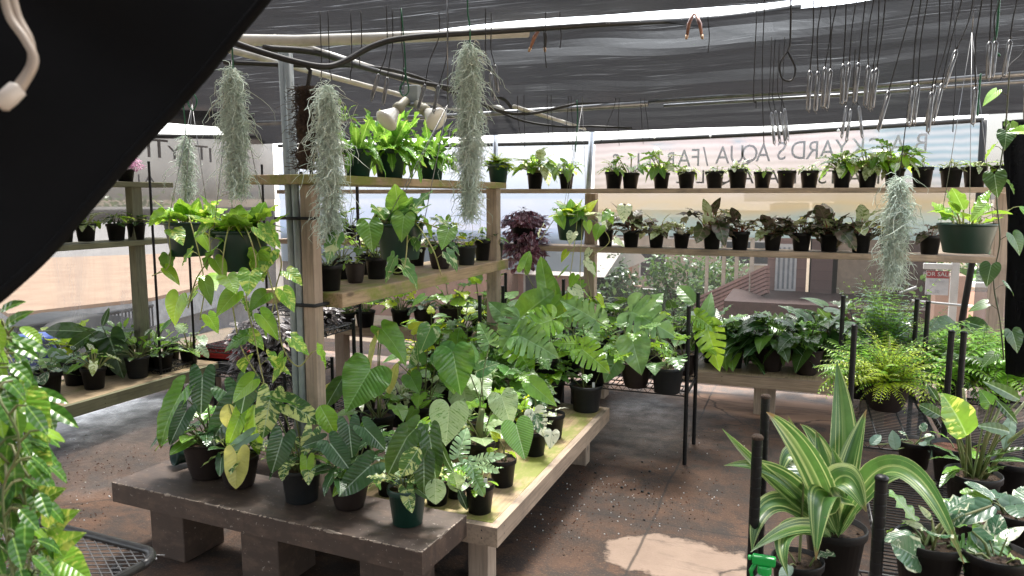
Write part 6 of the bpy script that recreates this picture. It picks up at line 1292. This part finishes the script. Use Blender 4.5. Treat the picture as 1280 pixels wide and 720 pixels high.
b = MB(); b.tube([atd(383, 118, 2.85), atd(388, 88, 2.85), atd(380, 80, 2.85)], .008, 6); b.obj('strap', M['cord'], t)

# ================================================================ HOOKS, CORDS, LAMPS, CLIPS
hook_meshes = {}
def hook(x0, y0, x1, y1, d_, clip=42, style='clip', k=0):
    """black cord from the roof with a folded grey pot clip at its end"""
    top, bot = atd(x0, y0, d_), atd(x1, y1, d_)
    loc = bot; u = (top-bot).normalized(); cl = clip*d_/CF
    t = thing('hanger_cord' if style != 'clip' else 'pot_hanger', 'x', 'hanger', loc)
    k1 = bot+u*cl if style == 'clip' else bot; dirc = None
    b = MB(); m = k1.lerp(top, .5)+R_*random.Random(int(x0*9)).uniform(-.012, .012)
    b.tube(smooth3([k1, m, top, Vector((top.x, top.y, max(2.36, top.z+.02)))], 5), .0021, 5); b.obj('cord', M['cord'], t)
    if style == 'clip':
        b = MB(); s_ = R_*(.006); tip = bot
        for sg in (-1, 1): b.tube([k1, k1+s_*sg-u*cl*.08, tip+s_*sg*.7+u*cl*.02, tip], .003, 5)
        b.tube([k1-u*cl*.05, tip+u*cl*.1], .0018, 5); b.tube([tip, tip-u*.008+R_*.004], .0018, 4)
        b.obj('wire_clip', M['wire'], t)
    return t
HK = [('in the group above the ferns', [(484, 55, 464, 125), (491, 52, 479, 130), (549, 45, 522, 138), (560, 45, 542, 140), (607, 40, 617, 125), (614, 40, 622, 115)], 3.0, 34),
      ('in the tight cluster before the roof cloth', [(1017, -5, 1010, 138), (1029, -5, 1019, 139), (1037, -5, 1028, 134), (1048, -5, 1033, 136), (1058, -5, 1052, 130), (1071, -5, 1056, 128), (1082, -5, 1068, 128), (1093, -5, 1081, 132), (1099, -5, 1087, 137), (1107, -5, 1090, 135)], 2.5, 50),
      ('in the spread-out cluster above the hanging moss', [(1143, -5, 1098, 162), (1152, -5, 1136, 157), (1160, -5, 1142, 155), (1175, -5, 1160, 165), (1192, -5, 1158, 155), (1203, -5, 1166, 153), (1217, -5, 1180, 110)], 2.4, 50),
      ('in the top right corner', [(1240, -5, 1235, 98), (1250, -5, 1240, 97), (1272, -5, 1255, 95), (1285, 0, 1282, 150), (1228, -5, 1216, 155)], 2.2, 46),
      ('in the small group before the banner', [(962, 115, 968, 180), (966, 115, 975, 178), (972, 112, 982, 180), (978, 112, 985, 175), (1060, 118, 1052, 172), (1066, 118, 1058, 176), (1072, 118, 1078, 172)], 3.6, 40)]
for nm, lst, d_, cl in HK:
    for i, (x0, y0, x1, y1) in enumerate(lst):
        t = hook(x0, y0, x1, y1, d_+(i % 3)*.05, cl); tag(t, 'grey wire pot hanger, %s from the left %s' % (ORD[i], nm), 'pot hanger', 'pot hangers under the roof')
CK = [('over the blue tarp', [(647, 143, 652, 178), (655, 143, 656, 184), (684, 137, 686, 178), (689, 137, 691, 182), (710, 133, 711, 180), (714, 133, 716, 188), (769, 128, 750, 180), (774, 126, 774, 182), (801, 126, 804, 180), (806, 126, 812, 176)], 5.0),
      ('around the roof pipes near the rack post', [(402, 83, 408, 108), (412, 83, 415, 100), (440, 80, 438, 100), (452, 55, 450, 82), (502, 50, 501, 112), (700, 30, 700, 60), (682, 32, 683, 85), (885, 25, 885, 66)], 3.1),
      ('among the right hooks', [(942, 118, 945, 135), (956, 0, 955, 180), (1192, 0, 1191, 165), (1280, 60, 1250, 100)], 3.0)]
for nm, lst, d_ in CK:
    for i, (x0, y0, x1, y1) in enumerate(lst):
        t = hook(x0, y0, x1, y1, d_, 0, 'cord'); tag(t, 'bare black hanging cord, %s from left %s' % (ORD[i], nm), 'cord', 'bare hanging cords under the roof')
def loopcord(label, pts, d_, r, mat, cat='cord'):
    p = [atd(x, y, d_) for x, y in pts]; p[0].z = max(p[0].z, 2.35) if pts[0][1] < 60 else p[0].z
    return pipe('looped_cord', label, smooth3(p, 6), r, mat, cat, None, 5)
loopcord('twisted black wire with a big open loop left of the front hooks', [(988, -5), (988, 40), (986, 60), (975, 80), (978, 98), (990, 100), (994, 85), (985, 65)], 2.6, .0035, 'cord')
loopcord('green cord with loop hanging over the middle fern', [(502, 40), (507, 90), (500, 110), (504, 120), (511, 112), (505, 85)], 3.0, .003, 'greencord')
loopcord('green looped cord above the small moss clump', [(240, 105), (239, 115), (235, 128), (241, 138), (246, 126), (240, 114)], 3.2, .003, 'greencord')
loopcord('long green cord beside the top right hooks', [(1248, -5), (1247, 30), (1242, 60), (1250, 70)], 2.3, .004, 'greencord')
loopcord('green cord hanging in the right centre behind the hooks', [(1226, 92), (1224, 115), (1222, 145)], 2.6, .0035, 'greencord')
loopcord('green cord hanging over the thin pole', [(721, 125), (722, 150), (719, 190)], 4.9, .004, 'greencord')
# flood lamps
for k, (px, py, qx, qy, lb) in enumerate(((612, 132, 553, 155, 'unlit white flood lamp bulb tilted in its beige socket, right of the pair'), (515, 132, 478, 157, 'unlit white flood lamp bulb mostly behind the crested fern, left of the pair'))):
    d_ = 3.35; A, B = atd(px if k else 527, py if k else 135, d_), atd(qx, qy, d_-.05)
    if k == 0: A = atd(523, 133, d_); A = atd(528, 137, d_)
    t = thing('flood_lamp', lb, 'lamp', A); 
    if k == 0: A = atd(524, 132, d_+.02); B = atd(560, 160, d_-.08)
    else: A = atd(505, 128, d_+.02); B = atd(474, 160, d_-.05)
    dv = (B-A); Ln = dv.length; Mq = Matrix.Translation(A) @ dv.to_track_quat('Z', 'Y').to_matrix().to_4x4()
    def part(nm, prof, mat):
        b = MB(); b.lathe([(r, z) for r, z in prof], 24); b.v = [np.array([tuple(Mq @ Vector(v)) for v in b.v[0]])]; return b.obj(nm, mat, t)
    part('socket', [(0, -.02), (.018, -.02), (.02, .02), (.026, .03), (.026, .05), (.02, .055), (0, .056)], simple('beige_socket', (.42, .4, .3), .5, bst=0))
    part('bulb', [(.018, .057), (.026, .075), (.045, .11), (.054, .125), (.055, .13), (.05, .138), (.03, .146), (0, .149)], simple('frosted_glass', (.75, .75, .72), .25, (.7, .68, .6), 6, bst=0))
t = thing('lamp_box', 'grey junction box holding the two flood lamps', 'junction box', atd(516, 122, 3.4)); q = atd(516, 118, 3.4); b = MB(); b.box(q.x-.035, q.y-.02, q.z-.04, q.x+.035, q.y+.02, q.z+.04); b.obj('box', M['conduit'], t, False, .006)
b = MB(); b.lathe([(0, -.012), (.03, -.012), (.03, .003), (0, .004)], 20, 0, q-Vector((0, 0, .043))); b.obj('cover', M['galv'], t)
# spring clamps
for k, (px, py) in enumerate(((678, 38), (868, 22))):
    d_ = 3.3; t = thing('spring_clamp', ('orange-tipped spring clamp gripping the roof edge left of centre', 'orange-tipped spring clamp gripping the roof edge right of centre')[k], 'clamp', atd(px, py, d_), 'spring clamps on the roof edge'); 
    for sg in (-1, 1):
        b = MB(); a = atd(px+sg*1.5, py-5, d_); e = atd(px+sg*9-(6 if k == 0 else 0), py+22, d_-.02*sg); b.tube([a, a.lerp(e, .5)+R_*sg*.006, e], [.007, .009, .006], 8); j = b.obj('jaw', M['dblack' if k == 0 else 'clampc'] if 'clampc' in M else M.setdefault('clampc', simple('orange_metal', (.35, .16, .1), .4, (.1, .05, .04), 20)), t)
        b = MB(); b.tube([e, e+(e-a).normalized()*.018], [.0075, .005], 8); c_ = b.obj('tip', simple('tan_rubber', (.55, .35, .2), .5, bst=0), None); c_.parent = j; c_.data.transform(Matrix.Translation(-t.location))

# ================================================================ BLACK DRAPES AND LIGHT CORD
def drape():
    # a flap of woven cloth hanging down in the near left corner; its hem runs from the top of the view to the left edge
    edge = [(352, -30, .80), (330, 0, .80), (300, 36, .80), (262, 84, .80), (222, 130, .80), (180, 176, .79), (140, 222, .78), (104, 264, .77), (66, 308, .76), (28, 345, .75), (-25, 388, .74), (-90, 420, .73)]
    E = smooth3([atd(*q) for q in edge], 6); b = MB(); V = []; F = []; n = len(E); m = 16
    back = Vector((-.55, .12, .42))
    for j in range(m+1):
        v = j/m
        for i, p in enumerate(E):
            u = i/(n-1); q = p+Vector((-.75*v, -.02*v, .52*v))+Vector((0, 1, 0))*(-.05*math.sin(v*3.1)+.016*math.sin(v*11+u*6)*(1-.3*u)+.006*math.sin(u*20+v*3))*(min(1, v*4))
            V.append(q)
    for j in range(m):
        for i in range(n-1): a = j*n+i; F.append((a, a+1, a+n+1, a+n))
    b.add([tuple(q) for q in V], F); b.tube(E, .006, 6)
    return b.obj('black_drape', M['clothnear'], loc=E[0])
tag(drape(), 'heavy black woven cloth flap filling the near upper left corner', 'cloth')
t = thing('light_cord', 'beige twin cord with plug hanging against the black cloth flap', 'cord', atd(10, 120, .5))
b = MB(); b.tube(smooth3([atd(*q) for q in ((2, -20, .52), (12, 20, .52), (32, 50, .52), (43, 78, .52), (26, 112, .52))], 8), .0028, 8); b.tube(smooth3([atd(*q) for q in ((12, -20, .525), (22, 20, .525), (37, 50, .525), (39, 80, .525), (22, 108, .525))], 8), .0028, 8)
b.obj('twin_wire', simple('beige_wire', (.45, .38, .32), .4, bst=0), t)
b = MB(); A, B = atd(25, 108, .52), atd(-2, 134, .515); b.tube([A, A.lerp(B, .1), A.lerp(B, .5), B.lerp(A, .12), B], [.003, .0062, .0065, .006, .0035], 12); b.obj('plug', simple('cream_plug', (.62, .56, .5), .4, bst=0), t)
b = MB(); V = []; F = []
def column(label, pxs, ys, d_, wpx, mat, seed):
    rg = random.Random(seed); b = MB(); V = []; F = []; n = 20; m = 14
    for j in range(m+1):
        y = ys[0]+(ys[1]-ys[0])*j/m; cx = pxs[0]+(pxs[1]-pxs[0])*j/m
        c = atd(cx, y, d_)
        for i in range(n): a = 2*PI*i/n; rr_ = wpx*d_/CF/2*(1+.12*math.sin(a*5+j*.4)+.08*math.sin(a*9)); V.append((c.x+rr_*math.cos(a), c.y+rr_*.6*math.sin(a), c.z))
    for j in range(m):
        for i in range(n): F.append((j*n+i, j*n+(i+1) % n, (j+1)*n+(i+1) % n, (j+1)*n+i))
    b.add(V, F); c = atd(pxs[1], ys[1], d_); return tag(b.obj('black_drape', mat, loc=c), label, 'cloth')
column('gathered black shade cloth hanging at the right picture edge', (1291, 1294), (150, 470), 3.5, 58, M['clothdark'], 3)

# ================================================================ FOREGROUND VINE, LEFT
t = thing('trailing_vine', 'bushy bright green vine hanging in the near left corner', 'vine', atd(40, 720, .95)); b, s = MB(), MB(); rng = random.Random(21)
VP = [[(-20, 390, 1.0), (10, 440, .98), (5, 520, .95), (20, 600, .93), (45, 680, .92), (62, 760, .92)], [(-30, 420, .95), (-5, 500, .93), (0, 600, .92), (10, 740, .9)], [(10, 400, 1.1), (38, 470, 1.08), (45, 560, 1.05), (30, 640, 1.0), (70, 720, 1.0)], [(-20, 450, .9), (30, 540, .92), (20, 620, .9), (30, 740, .88)], [(-20, 520, .9), (20, 560, .9), (55, 620, .92), (40, 700, .92)]]
for i, v in enumerate(VP*2):
    pts = [atd(x-16+rng.uniform(-12, 12), y+rng.uniform(-10, 10), d_+rng.uniform(-.06, .08)) for x, y, d_ in v]
    vine(b, s, pts, rng, 'lance', [0, 0, 1, 0, 1, 0, 1, 2], (.028, .046), .010, 1.8, .022, .0016)
for h_ in ((45, 630, 68, 612), (62, 690, 92, 668), (75, 700, 110, 720), (30, 500, 60, 545), (35, 560, 62, 582), (60, 660, 85, 640)): hero(b, s, *h_, .95, .92, 'heart', 3, None, .9, .8, rng=rng)
for h_ in ((38, 520, 50, 575), (50, 505, 95, 525), (40, 490, 80, 495), (25, 450, 40, 480), (5, 410, 30, 385), (0, 390, 22, 372), (10, 430, 45, 440)): hero(b, s, *h_, .98, .96, 'lance', 1, None, 1.3, .6, rng=rng)
b.obj('foliage', [G['plain'], G['plain'], G['fresh'], G['pothos']], t); s.obj('stem', M['stem'], t)
